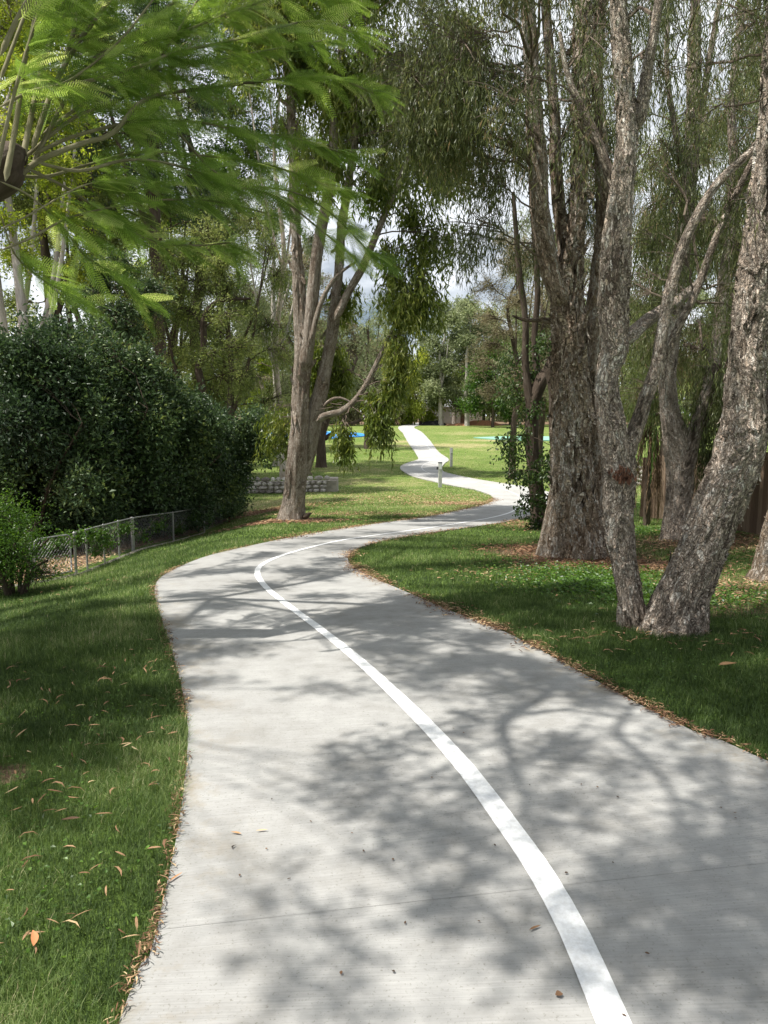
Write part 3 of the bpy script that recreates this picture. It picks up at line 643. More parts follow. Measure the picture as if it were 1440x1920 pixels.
# ---- low broad-leaved ground cover behind the forked paperbark
rng = np.random.default_rng(5); cb = Buf()
for (px, py, rx, ry, n) in [(1090,1085,.8,.7,5200),(1130,1105,.7,.4,2600),(1190,1000,.7,.7,2400),(1210,1130,.5,.5,1500),(1380,1125,1.2,.5,2600),(1200,950,.8,1.4,1600)]:
    q = G(px, py); x = q[0] + rng.normal(0, rx * .6, n); y = q[1] + rng.normal(0, ry * .7, n)
    ok = ~inpoly(x, y); x, y = x[ok], y[ok]; n = len(x)
    p = np.stack([x, y, terr(x, y) + rng.uniform(.01, .07, n)], 1); d = rng.normal(size=(n, 3)); d[:, 2] = np.abs(d[:, 2]) * .3
    leaves(cb, p, d, rng.uniform(.02, .045, n), rng.uniform(.02, .035, n), rng, nup=.75)
for (px, py, rx, ry, n) in [(120,1500,.5,.5,260),(40,1700,.4,.3,160),(220,1350,.4,.4,180),(1300,1260,.8,.4,300),(1000,1110,.8,.5,300)]:
    q = G(px, py); x = q[0] + rng.normal(0, rx * .6, n); y = q[1] + rng.normal(0, ry * .7, n); ok = ~inpoly(x, y); x, y = x[ok], y[ok]; n = len(x)
    p = np.stack([x, y, terr(x, y) + rng.uniform(.015, .04, n)], 1); d = rng.normal(size=(n, 3)); d[:, 2] = np.abs(d[:, 2]) * .3
    leaves(cb, p, d, rng.uniform(.012, .024, n), rng.uniform(.010, .018, n), rng, nup=.75)
mk('ground_cover', cb, M['bush'], kind='stuff', label='low bright green weeds covering the ground behind the forked trunk', category='weeds')

# ---- leaf litter
rng = np.random.default_rng(6); lb_ = Buf()
def litter(x, y, L, W, lift=.01, rv=None, gnd=None):
    n = len(x); z = terr(x, y) + lift; a = rng.uniform(0, 2 * math.pi, n)
    d = np.stack([np.cos(a), np.sin(a), rng.normal(0, .12, n)], 1); s = np.stack([-np.sin(a), np.cos(a), rng.normal(0, .25, n)], 1)
    L = np.broadcast_to(L, (n,))[:, None] * rng.uniform(.5, 1.2, (n, 1)); W = np.broadcast_to(W, (n,))[:, None] * rng.uniform(.6, 1.2, (n, 1))
    c = rng.normal(0, .14, (n, 1)); p = np.stack([x, y, z], 1)
    rows = [p - d * L * .5]
    for t_, w_ in ((-.2, .9), (.2, .9)):
        cc = p + d * L * t_ + s * c * L * (1 - abs(t_)) + np.array([0, 0, 1]) * .08 * L
        rows += [cc + s * W * .5 * w_, cc - s * W * .5 * w_]
    rows.append(p + d * L * .5)
    V = np.stack(rows, 1).reshape(-1, 3); o = np.arange(n)[:, None] * 6
    if rv is None: rv = rng.random(n)
    k0 = lb_.n
    lb_.add(V, np.concatenate([o + 1, o + 3, o + 4, o + 2], 1), np.repeat(rv, 6))
    lb_.f.setdefault(3, []).append(np.concatenate([np.concatenate([o, o + 1, o + 2], 1), np.concatenate([o + 3, o + 5, o + 4], 1)]) + k0)
def edge_litter(A, sgn, y0, y1, n, L, W, sprd):
    m = (A[:, 1] > y0) & (A[:, 1] < y1); k = rng.choice(np.where(m)[0], n); t = unit(np.gradient(A, axis=0))[k]
    nrm = np.stack([-t[:, 1], t[:, 0]], 1) * sgn
    cl = np.clip(.6 + fbm(A[k, 0] * 2, A[k, 1] * 2, 0, 8, 2) * 1.6, .1, 1.6); keep = rng.random(n) < cl
    off = rng.normal(.01, sprd, n) * (.5 + .5 * cl); q = A[k] + rng.uniform(-.5, .5, (n, 1)) * t * .25 + nrm * off[:, None]
    q = q[keep]; litter(q[:, 0], q[:, 1], L, W, .02 + .012 * rng.random(len(q)))
edge_litter(Ld, 1, 1, 4.5, 1000, .032, .0045, .013)
edge_litter(Ld, 1, 4, 12, 2400, .042, .0065, .03)
edge_litter(Ld, 1, 12, 26, 4000, .07, .014, .12)
edge_litter(Rd, -1, 1.5, 6, 3000, .042, .007, .03)
edge_litter(Rd, -1, 5, 12, 3800, .055, .010, .07)
edge_litter(Rd, -1, 12, 25, 2000, .07, .016, .10)
def scat(n, x0, x1, y0, y1, L, W, lift, thr=-9, seed=3, lo=0, hi=1):
    x = rng.uniform(x0, x1, n); y = rng.uniform(y0, y1, n); ok = ~inpoly(x, y) & (fbm(x * .7, y * .7, 0, seed, 3) > thr)
    litter(x[ok], y[ok], L, W, lift + .02 * rng.random(ok.sum()), rng.uniform(lo, hi, ok.sum()))
scat(190, -2.8, -.6, 1.6, 4.8, .075, .0075, .035, -9, 3, .5, 1)
scat(110, -2.4, -.6, 1.6, 4.6, .07, .009, .03, -9, 3, .2, .8)
scat(260, -4.5, -1.5, 4.5, 9, .07, .008, .04, -.1, 3, .3, .9)
scat(500, 2, 8, 4, 13, .07, .010, .03, -.05, 4, .2, .9)
def pscat(px, py, rx, ry, n, L, W, lo=0, hi=1, lift=.02):
    q = G(px, py); x = q[0] + rng.normal(0, rx * .6, n); y = q[1] + rng.normal(0, ry * .6, n); ok = ~inpoly(x, y) & ((px > 420) | (py > 1110) | (x < fence_x(y) - .05))
    litter(x[ok], y[ok], L, W, lift + .02 * rng.random(ok.sum()), rng.uniform(lo, hi, ok.sum()))
for a in [(1080,1050,.9,.8,1500,.10,.02,0,.8),(1010,1030,.8,.5,900,.1,.02,0,.8),(470,965,2,1.1,3000,.1,.03,.1,.9),(530,978,1.2,.6,1200,.1,.03,.1,.9),(1330,1020,1.5,1.4,1800,.1,.02,.1,1),(1400,1110,1.2,.7,1600,.09,.016,.4,1),(1200,1065,1.1,.6,1200,.1,.02,.2,.9),(760,935,3.5,2.5,2600,.09,.022,.5,1),(870,945,1.5,.9,1800,.09,.022,.4,1),(1000,985,1,1.2,900,.09,.02,.1,.9),(160,1060,1.4,1.6,2600,.09,.02,.5,1),(60,1095,1.2,1,1400,.09,.02,.4,1),(330,1000,2.0,3.0,2500,.1,.025,.1,.8),(700,965,2.5,.8,1200,.09,.02,.3,1),(1000,1080,1.0,.7,300,.09,.014,.5,1),(1210,1200,1.2,.3,120,.08,.014,.3,1)]:
    pscat(*a)
mk('leaf_litter', lb_, M['litter'], kind='stuff', label='dry fallen leaves gathered along the path edges and under the trees', category='leaf litter')

# ---- single leaves lying on the path and lawn
def fallen(px, py, L, W, ang, rv, label, curl=.25, group=None):
    q = G(px, py); on = bool(inpoly(np.array([q[0]]), np.array([q[1]]))[0]); z = q[2] + (.018 if on else .05)
    d = np.array([math.cos(ang), math.sin(ang), 0]); s = np.array([-d[1], d[0], 0]); rows = []; n = 7
    for k in range(n):
        t = k / (n - 1) - .5; wv = W * .5 * math.cos(t * math.pi * .94); c = d * L * t + s * curl * L * (.25 - t * t) + np.array([0, 0, .02 * L + .5 * L * abs(t) ** 3])
        rows += [c + s * wv + [0, 0, wv * .5], c - [0, 0, 0], c - s * wv + [0, 0, wv * .5]]
    V = np.array(rows) + np.array([q[0], q[1], z]); f = []
    for k in range(n - 1):
        for e in (0, 1): f.append([k * 3 + e, k * 3 + e + 1, k * 3 + e + 4, k * 3 + e + 3])
    o = mk('fallen_leaf', (lambda bb: (bb.add(V - np.array([q[0], q[1], z]), f, rv), bb)[1])(Buf()), M['dryleaf'], None, True, label=label, category='leaf', group=group)
    o.location = (q[0], q[1], z); return o
fallen(1003,1751,.045,.009,.5,.35,'curved brown leaf on the path just left of the white line in the near shade')
fallen(443,1571,.045,.010,-.3,.62,'tan leaf on the sunny concrete, the left one of a pair above the dark curl')
fallen(491,1566,.045,.008,.15,.95,'pale yellow leaf on the sunny concrete, right one of a pair above the dark curl')
fallen(440,1597,.028,.007,1.2,.0,'small dark curled leaf on the sunny concrete near the left edge',1.2)
fallen(64,1791,.075,.022,-1.1,.8,'broad orange leaf on the near left lawn')
fallen(1048,1877,.022,.02,.2,.3,'small brown broad leaf fragment on the concrete beside the white line near the bottom')
fallen(1062,1646,.014,.010,.4,.05,'dark speck of leaf right of the white line in the lower shade')
fallen(134,1560,.07,.02,.2,.2,'dark brown cluster of dead leaf on the left lawn')
fallen(1364,1262,.14,.05,.3,.45,'crumpled pale brown leaf clump on the shaded right lawn')
fallen(330,1655,.06,.008,1.0,.7,'pinkish narrow leaf just inside the left edge of the path')
for (px, py) in [(1352,1522),(1378,1532),(1379,1542),(928,1593),(737,1620),(583,1548),(898,1737),(869,1380),(810,1465),(542,1657),(682,1604),(1090,1478),(1120,1483),(1158,1502),(1213,1798),(1170,1915),(660,1570),(510,1506),(738,1832),(850,1372),(640,1835),(993,1479),(1149,1626),(500,1600),(760,1740),(450,1650)]:
    fallen(px, py, random.uniform(.008, .016), random.uniform(.005, .009), random.uniform(0, 3), random.uniform(0, .3), 'tiny dark leaf fragment lying on the bare concrete path', .2, 'tiny leaf fragments scattered on the path')

# ================================================================== OBJECTS
UP = np.array([0, 0, 1.0])
def trace(rows, d=None):
    """rows of photo measurements (px, py, width px, distance) -> world x,y,z,radius"""
    o = []
    for r_ in rows:
        px, py, wp = r_[:3]; dd = r_[3] if len(r_) > 3 else d
        p = P(px, py, dd); o.append([*p, wp * ppm(px, py, dd) / 2])
    return np.array(o)
def nodes_of(*Ss): return np.vstack([S[::3] for S in Ss])
def zfloor(off=.25):
    return lambda p: p[:, 2] > terr(p[:, 0], p[:, 1]) + off

# ---- the near forked paperbark on the right (A)
rng = np.random.default_rng(21)
gA = G(1225, 1178); dA = gA[1]
tA = empty('paperbark_tree', gA, 'nearest paperbark on the right with two stems forking in a V from one base', 'tree', 'paperbark trees on the right')
bA = Buf()
left = trace([(1196,1215,52),(1190,1180,49),(1182,1120,45),(1172,1060,42),(1162,1000,45),(1160,950,48),(1163,900,52),(1162,860,50)], dA)
lup = trace([(1148,800,46),(1136,740,40),(1140,690,37),(1152,650,42),(1150,590,46),(1150,540,49),(1155,460,46),(1164,380,42),(1172,290,39),(1172,210,30),(1165,100,26),(1158,0,25),(1150,-160,21),(1160,-330,14),(1140,-520,7)], dA)
lup = np.vstack([left, lup]); lres = lupr = limb(bA, lup, 100, .013, .020, 'paper', 1, .45, .3)
lr = trace([(1170,875,30),(1183,830,29),(1200,780,28),(1218,725,26),(1233,680,25),(1243,615,21),(1258,540,20),(1290,440,18),(1340,350,17),(1404,288,15),(1445,240,13),(1500,180,8)], dA)
lrr = limb(bA, lr, 48, .016, .009, 'paper', 3)
lr2 = trace([(1222,720,15),(1248,664,15),(1275,607,14),(1308,540,14),(1345,440,13),(1382,360,12),(1418,288,11),(1460,190,8)], dA + .12)
lr2r = limb(bA, lr2, 28, .02, .004, 'paper', 4)
lf = trace([(1190,250,28),(1205,190,25),(1214,130,20),(1228,50,17),(1238,-20,15),(1260,-140,11),(1290,-260,6)], dA + .05); lfr = limb(bA, lf, 28, .02, .005, 'paper', 5)
lf2 = trace([(1164,420,10),(1150,350,20),(1130,290,18),(1108,235,16),(1082,185,13),(1062,130,10),(1050,60,7)], dA + .05); lf2r = limb(bA, lf2, 28, .02, .005, 'paper', 6)
lh = trace([(1160,645,26,dA),(1180,632,25,dA),(1205,608,24,dA+.15),(1237,585,22,dA+.4),(1270,565,18,dA+.7),(1320,520,12,dA+1.1)]); lhr = limb(bA, lh, 28, .02, .007, 'paper', 7)
right = trace([(1252,1215,108),(1262,1178,97),(1280,1120,85),(1305,1060,80),(1330,990,78),(1355,930,76),(1380,870,74),(1395,810,73),(1397,750,57),(1400,690,52),(1405,620,50),(1415,540,54),(1424,460,52),(1430,380,48),(1442,290,46),(1452,200,43),(1460,80,38),(1468,-60,31),(1490,-240,22),(1480,-420,12)], dA - .08)
rres = limb(bA, right, 130, .013, .027, 'paper', 8, .4, .3)
rr2 = trace([(1398,820,50),(1430,775,44),(1462,730,40),(1500,640,36),(1540,500,30),(1600,300,20),(1640,60,12)], dA - .1); rr2r = limb(bA, rr2, 40, .02, .009, 'paper', 9)
flakes(bA, lupr, 520, rng, (.03, .10), .014); flakes(bA, rres, 620, rng, (.03, .12), .02); flakes(bA, lrr, 40, rng, (.02, .06), .008)
mk('trunk', bA, M['paperbark'], tA, True, True)
b = Buf()
for (px, py, ln) in [(1168, 893, .07), (1176, 905, .05), (1160, 902, .04)]:       # torn reddish wound under the fork
    c = P(px, py, dA - .155); n = 30
    q = c + np.stack([rng.normal(0, ln * .45, n), rng.normal(0, .006, n), rng.normal(0, ln * .4, n)], 1)
    leaves(b, q, rng.normal(0, .2, (n, 3)) + [0, -.1, 1], .05, .02, rng)
mk('torn_bark', b, attrmat('torn_red_bark', [(0, (.07, .035, .025)), (1, (.24, .12, .08))]), tA, label='reddish torn bark below the fork')
nodA = nodes_of(lupr[0][130:], lrr[0][40:], lfr[0], lf2r[0], rres[0][160:], rr2r[0], lr2r[0][20:], lhr[0])
def blobs_screen(n, x0, x1, y0, y1, d0, d1, r0, r1, rng, dens=1, flat=.8):
    o = []
    for k in range(n):
        d = rng.uniform(d0, d1); p = P(rng.uniform(x0, x1), rng.uniform(y0, y1), d); r_ = rng.uniform(r0, r1)
        o.append([*p, r_, r_, r_ * flat, dens])
    return o
br, lf_ = Buf(), Buf()
bl = blobs_screen(14, 930, 1440, -60, 260, 5.8, 7.4, .35, .6, rng, .38) + blobs_screen(7, 1180, 1460, 280, 560, 5.8, 7.4, .3, .5, rng, .45) \
   + blobs_screen(10, 900, 1500, -420, -60, 4.8, 7.5, .5, .8, rng, .9) + blobs_screen(6, 1290, 1420, 540, 800, 6.5, 8.2, .3, .45, rng, .4)
crown(br, lf_, nodA, bl, rng, 34, .004, 3, .32, 9, (.085, .0085), .82, .35, sides=5, branch_r=.016)
mk('branches', br, M['twig'], tA, False, True); mk('foliage', lf_, M['melaleuca'], tA)

# ---- big brown paperbark (B)
rng = np.random.default_rng(22)
gB = G(1083, 1047); dB = gB[1]
tB = empty('paperbark_tree', gB, 'thick brown paperbark trunk behind the forked one, splitting into several upright stems', 'tree', 'paperbark trees on the right')
b = Buf()
tr = trace([(1085,1075,103),(1084,1040,93),(1084,990,81),(1080,920,72),(1075,850,65),(1072,780,64),(1070,700,62),(1070,620,57),(1068,560,53),(1070,500,45),(1078,430,34),(1088,330,28),(1092,220,26),(1092,100,29),(1094,0,28),(1100,-160,21),(1090,-320,12)], dB)
r1 = limb(b, tr, 120, .020, .040, 'paper', 11, .22, .35)
r2 = limb(b, trace([(1062,590,44),(1048,550,38),(1030,500,36),(1018,440,34),(1010,380,32),(1008,300,32),(1003,220,28),(997,120,25),(990,0,23),(985,-140,16),(960,-280,9)], dB - .05), 48, .03, .014, 'paper', 12)
r3 = limb(b, trace([(1068,560,34),(1060,480,26),(1050,400,23),(1042,300,22),(1040,220,20),(1030,100,18),(1020,-60,14),(1030,-220,8)], dB + .25), 36, .03, .01, 'paper', 13)
r4 = limb(b, trace([(1110,1060,50),(1116,1000,36),(1118,900,32),(1114,820,32),(1108,740,38),(1112,640,30),(1120,540,28),(1132,420,26),(1128,300,24),(1120,160,20),(1126,0,16),(1140,-180,10)], dB + .35), 48, .03, .016, 'paper', 14, .4, .3)
r5 = limb(b, trace([(1060,612,12),(1040,604,14),(1016,600,10),(985,600,7),(960,592,4)], dB + .1), 16, .04, .004, 'paper', 15)
r6 = limb(b, trace([(1062,860,20),(1052,930,44),(1046,990,56),(1044,1050,84)], dB + .1), 40, .03, .022, 'paper', 16)
flakes(b, r1, 900, rng, (.06, .26), .04); flakes(b, r2, 120, rng, (.04, .12), .02); flakes(b, r4, 200, rng, (.06, .2), .04)
mk('trunk', b, M['paperbark_brown'], tB, True, True)
nodB = nodes_of(r1[0][110:], r2[0], r3[0], r4[0][60:])
br, lf_ = Buf(), Buf()
bl = blobs_screen(18, 700, 960, -60, 270, 8.5, 12, .6, 1.0, rng, 1) + blobs_screen(12, 930, 1160, -40, 300, dB + .3, 13, .6, .9, rng, .6) + blobs_screen(8, 780, 1010, 250, 480, 9, 12, .45, .7, rng, .55) + blobs_screen(9, 1020, 1140, 60, 400, dB + .6, dB + 2, .4, .6, rng, .45) \
   + blobs_screen(12, 640, 1250, -330, -40, 8, 12, .8, 1.2, rng, .9)
crown(br, lf_, nodB, bl, rng, 44, .005, 3, .45, 10, (.12, .013), .84, .32, sides=5, branch_r=.018)
mk('branches', br, M['twig'], tB, False, True); mk('foliage', lf_, M['melaleuca'], tB)

# ---- vine-wrapped slim tree (C)
rng = np.random.default_rng(23)
gC = G(1012, 990); dC = gC[1]
tC = empty('leafy_tree', gC, 'slim dark trunk hung with broad heart-shaped leaves at the left edge of the paperbark group', 'tree')
b = Buf()
r1 = limb(b, trace([(1013,1010,36),(1012,985,32),(1008,940,28),(1002,880,26),(996,820,24),(1000,760,22),(1012,720,24),(1030,690,20),(1040,660,16)], dC), 32, .03, .012, 'fib', 1, .3, .3)
r2 = limb(b, trace([(1000,800,20),(992,740,16),(985,680,13),(985,600,12),(975,520,11),(968,440,9),(962,360,7)], dC), 16, .04, .006, 'fib', 2)
r3 = limb(b, trace([(1038,1010,44),(1036,980,34),(1046,930,26),(1048,870,26),(1042,810,24),(1040,740,22),(1030,690,18)], dC - .8), 32, .03, .012, 'fib', 3, .3, .3)
r4 = limb(b, trace([(1010,720,14),(1002,640,12),(1008,540,11),(1000,420,9),(995,300,7)], dC + .3), 14, .04, .006, 'fib', 4)
mk('trunk', b, M['darkbark'], tC, True, True)
nodC = nodes_of(r1[0], r2[0], r3[0])
br, lf_ = Buf(), Buf(); K = lambda px, py, d, r_, dn=1, fz=1.0: [*P(px, py, d), r_, r_, r_ * fz, dn]
bl = [K(955,850,dC-.5,.35,.7),K(970,820,dC-.6,.3,.6),K(960,885,dC-.6,.25,.4),K(985,930,dC-.5,.22,.35),K(1005,880,dC-.5,.35,.9),K(1030,850,dC-.8,.3,.6),K(1020,930,dC-.5,.3,.7),K(1000,760,dC,.4,.9),K(960,730,dC,.4,.8),K(985,700,dC+.2,.45,.9),
      K(1015,640,dC,.4,.6),K(950,680,dC+.6,.45,.6),K(1010,980,dC-.4,.25,.5),K(975,950,dC-.6,.16,.2),K(1042,880,dC-.9,.3,.5),K(940,820,dC-.6,.18,.3)]
crown(br, lf_, nodC, bl, rng, 24, .004, 3, .26, 5, (.08, .048), .62, .55, sides=4, branch_r=.012, jitter=.05)
mk('branches', br, M['darkbark'], tC, False, True); mk('foliage', lf_, leafmat('heart_leaf', [(0, (.025, .05, .012)), (.7, (.055, .10, .022)), (1, (.13, .19, .05))], .35, .5, .4), tC)

# ---- back V-shaped paperbark (D)
rng = np.random.default_rng(24)
gD = G(1266, 1012); dD = gD[1]
tD = empty('paperbark_tree', gD, 'mid-sized paperbark in front of the timber fence, forking above head height', 'tree', 'paperbark trees on the right')
b = Buf()
r1 = limb(b, trace([(1268,1035,62),(1268,1005,50),(1272,950,42),(1276,890,44),(1270,830,46),(1256,770,28),(1251,700,25),(1256,640,28),(1266,570,26),(1276,480,25),(1288,380,24),(1298,260,24),(1302,120,22),(1304,0,20),(1308,-160,14),(1300,-280,8)], dD), 64, .03, .022, 'paper', 21, .3, .4)
r2 = limb(b, trace([(1274,940,20),(1280,890,34),(1292,840,34),(1305,800,28),(1322,750,24),(1336,690,22),(1350,600,20),(1362,500,18),(1380,380,16),(1372,200,14),(1390,20,10)], dD - .1), 40, .03, .016, 'paper', 22)
r3 = limb(b, trace([(1292,360,16),(1276,290,13),(1262,220,11),(1250,120,9),(1254,0,7)], dD), 14, .05, .006, 'paper', 23)
r4 = limb(b, trace([(1300,250,16),(1318,190,13),(1330,110,11),(1350,0,8)], dD), 14, .05, .006, 'paper', 24)
flakes(b, r1, 260, rng, (.05, .18), .03)
mk('trunk', b, M['paperbark'], tD, True, True)
nodD = nodes_of(r1[0][60:], r2[0], r3[0], r4[0])
br, lf_ = Buf(), Buf()
bl = blobs_screen(26, 1180, 1460, -60, 420, 11, 15, .6, 1.0, rng, .55) + blobs_screen(22, 1200, 1460, 400, 760, 11.5, 16, .6, 1.0, rng, .85) + [K(1330,790,12.2,.5,1.2,1.3),K(1350,700,12,.6,1.2,1.2),K(1340,860,12.3,.3,.7,1.3),K(1210,640,14,.6,.8),K(1200,760,15,.6,.7)]
crown(br, lf_, nodD, bl, rng, 40, .006, 3, .6, 10, (.15, .015), .88, .25, sides=5, branch_r=.018)
mk('branches', br, M['twig'], tD, False, True); mk('foliage', lf_, M['melaleuca'], tD)

# ---- trunk cut by the right edge (E)
rng = np.random.default_rng(25)
gE = G(1452, 1088); dE = gE[1]
tE = empty('paperbark_tree', gE, 'leaning trunk cut off by the right edge of the picture beside bare soil', 'tree', 'paperbark trees on the right')
b = Buf(); r1 = limb(b, trace([(1448,1105,80),(1450,1080,70),(1456,1030,60),(1476,960,56),(1500,870,52),(1540,700,48),(1590,480,42),(1640,200,32),(1680,-60,22),(1700,-260,10)], dE), 64, .03, .018, 'paper', 31, .4, .25); flakes(b, r1, 120, rng, (.04, .12), .02)
mk('trunk', b, M['paperbark_brown'], tE, True, True)
br, lf_ = Buf(), Buf()
bl = blobs_screen(16, 1420, 1800, -300, 300, 7, 10, .7, 1.1, rng, .8)
crown(br, lf_, nodes_of(r1[0][60:]), bl, rng, 40, .005, 3, .45, 9, (.12, .014), .84, .32, branch_r=.018)
mk('branches', br, M['twig'], tE, False, True); mk('foliage', lf_, M['melaleuca'], tE)

# ---- weeping palm-like shrub by the fence
rng = np.random.default_rng(26)
pS = G(1212, 985); tS = empty('weeping_palm', pS, 'drooping palm with arching fronds and brown dead skirt beside the timber fence', 'palm')
b = Buf(); hB = P(1212, 790, pS[1])[2]
limb(b, [[*(pS - [0, 0, .2]), .07], [pS[0], pS[1], pS[2] + .8, .06], [pS[0] + .04, pS[1], hB - .1, .05], [pS[0] + .05, pS[1], hB + .3, .03]], 20, .05, .008, 'fib', 5)
mk('trunk', b, M['darkbark'], tS, True, True)
def strap_fronds(n, top, ln, droop, sp, upz):
    sb_ = Buf(); pts = []
    for k in range(n):
        a = rng.uniform(0, 6.28); dr_ = np.array([math.cos(a), math.sin(a), 0]); o_ = rng.uniform(*sp); t = np.linspace(0, 1, 7)[:, None]
        u_ = rng.uniform(*upz)
        c = top + dr_ * o_ * t ** .8 + UP * (u_ * t - droop * rng.uniform(.7, 1.2) * t ** 2.2) * ln
        for m in range(len(c) - 1):
            q = c[m] + (c[m + 1] - c[m]) * rng.random((9, 1)); dd = (c[m + 1] - c[m]) * .8 + rng.normal(0, .05, (9, 3)) - UP * .12
            leaves(sb_, q, dd, rng.uniform(.15, .3, 9), .012, rng)
        pts.append(c)
    tubes(sb_, np.array(pts), np.linspace(.008, .002, 7)[None], 3); return sb_
mk('fronds', strap_fronds(34, np.array([pS[0] + .05, pS[1], hB + .25]), 1.1, 1.9, (.35, .95), (.5, 1.2)), M['bush'], tS)
mk('dead_fronds', strap_fronds(26, np.array([pS[0] - .02, pS[1], hB - .1]), 1.2, 1.35, (.12, .42), (.0, .15)), attrmat('dead_frond', [(0, (.07, .045, .025)), (1, (.22, .15, .09))]), tS)

# ---- left eucalypt (F)
rng = np.random.default_rng(31)
gF = G(547, 976); dF = gF[1]
tF = empty('gum_tree', gF, 'tall fissured gum beside the left of the path bend, hanging foliage on its right', 'tree')
b = Buf()
r1 = limb(b, trace([(546,1000,64),(547,976,48),(552,930,38),(556,880,34),(560,830,33),(563,780,31),(565,720,29),(568,660,28),(564,600,21),(561,540,19),(556,470,17),(552,380,15),(548,250,14),(540,120,13),(536,0,11),(530,-160,9),(520,-320,4)], dF), 64, .04, .03, 'fib', 41, .25, .9, 4)
r2 = limb(b, trace([(569,700,26),(576,650,24),(582,600,22),(588,540,22),(594,480,21),(604,420,20),(614,370,18),(622,300,16),(628,220,15),(640,100,13),(650,-40,11),(664,-200,7)], dF - .1), 36, .05, .012, 'fib', 42)
r3 = limb(b, trace([(560,905,26),(574,860,28),(584,810,30),(592,770,30),(602,730,26),(612,680,22),(622,630,20),(630,560,18),(636,500,16),(640,430,15),(655,330,13),(668,220,11),(676,100,9),(690,-60,6)], dF + .15), 40, .05, .016, 'fib', 43)
r4 = limb(b, trace([(628,600,15),(636,585,14),(655,545,14),(679,503,14),(695,465,13),(720,405,12),(742,352,11),(765,300,9),(790,235,7),(815,160,5)], dF - .2), 24, .05, .006, 'fib', 44)
r5 = limb(b, trace([(594,790,16),(606,781,13),(622,776,12),(640,771,12),(664,752,11),(686,722,10),(702,690,9),(716,660,8),(735,620,5)], dF - .3), 24, .04, .004, 'fib', 45)
r6 = limb(b, trace([(606,762,6),(620,750,6),(635,746,5),(650,750,4),(662,758,3)], dF - .3), 10, .04, .0, 'fib', 46)
r7 = limb(b, trace([(584,640,10),(592,600,10),(605,560,9),(622,530,8),(640,510,6),(668,490,4)], dF - .4), 12, .05, .0, 'fib', 47)
flakes(b, r1, 260, rng, (.1, .35), .04); flakes(b, r3, 160, rng, (.1, .3), .04)
mk('trunk', b, M['ironbark'], tF, True, True)
b = Buf(); c = G(575, 976); limb(b, [[c[0] - .12, c[1] - .2, c[2] + .1, .10], [c[0] + .02, c[1] - .22, c[2] + .14, .07], [c[0] + .10, c[1] - .25, c[2] + .2, .03], [c[0]+.15, c[1] - .25, c[2] + .2, .01]], 14, .02, .02, 'fib', 3)
mk('burl', b, M['darkbark'], tF, True, True)
nodF = nodes_of(r1[0][90:], r2[0], r3[0][60:], r4[0], r5[0][20:], r7[0])
bl = [K(750,520,dF-.6,.8,.6,1.0),K(790,470,dF,.7,.5),K(735,470,dF-.4,.6,.4),K(748,635,dF-.8,.42,.6,1.1),K(755,675,dF-.8,.36,.55,1.1),K(740,715,dF-.7,.3,.45,1.1),K(715,765,dF-.7,.38,.4,1.1),K(722,795,dF-.7,.28,.25,1.1),K(706,745,dF-.6,.3,.4),
      K(648,815,dF-.8,.27,.35,1.1),K(640,800,dF-.8,.2,.2),K(595,690,dF+.8,.45,.6,1.5),K(600,650,dF+.8,.5,.6),K(635,700,dF+.6,.4,.5,1.4),K(635,660,dF+.7,.4,.4),K(645,545,dF+.5,.5,.5),K(800,560,dF-.3,.6,.6,1.2),K(830,440,dF+.2,.6,.6),K(780,400,dF+.5,.7,.5),
      K(800,520,dF-.4,.6,.5),K(760,560,dF-.7,.5,.6,1.1)]
blF = [K(520,790,dF+.6,.35,.5,1.1),K(505,770,dF+.8,.35,.4),K(525,830,dF+.5,.3,.35,1.3),K(500,820,dF+.5,.25,.3,1.3)]
bl += blobs_screen(20, 580, 860, 130, 340, dF - 2, dF + 3, .7, 1.2, rng, .6) + blobs_screen(26, 440, 860, -120, 170, dF - 2, dF + 3, 1.0, 1.6, rng, .9) + blobs_screen(12, 420, 860, -420, -100, dF - 3, dF + 3, 1.2, 1.8, rng, .8)
br, lf_ = Buf(), Buf()
crown(br, lf_, nodF, blF, rng, 26, .004, 4, .5, 9, (.17, .034), .82, .4, sides=4, branch_r=.008, jitter=.05)
crown(br, lf_, nodF, bl, rng, 42, .007, 4, .65, 9, (.20, .040), .82, .4, sides=5, branch_r=.02, jitter=.06)
mk('branches', br, M['twig'], tF, False, True); mk('foliage', lf_, M['eucalypt'], tF)

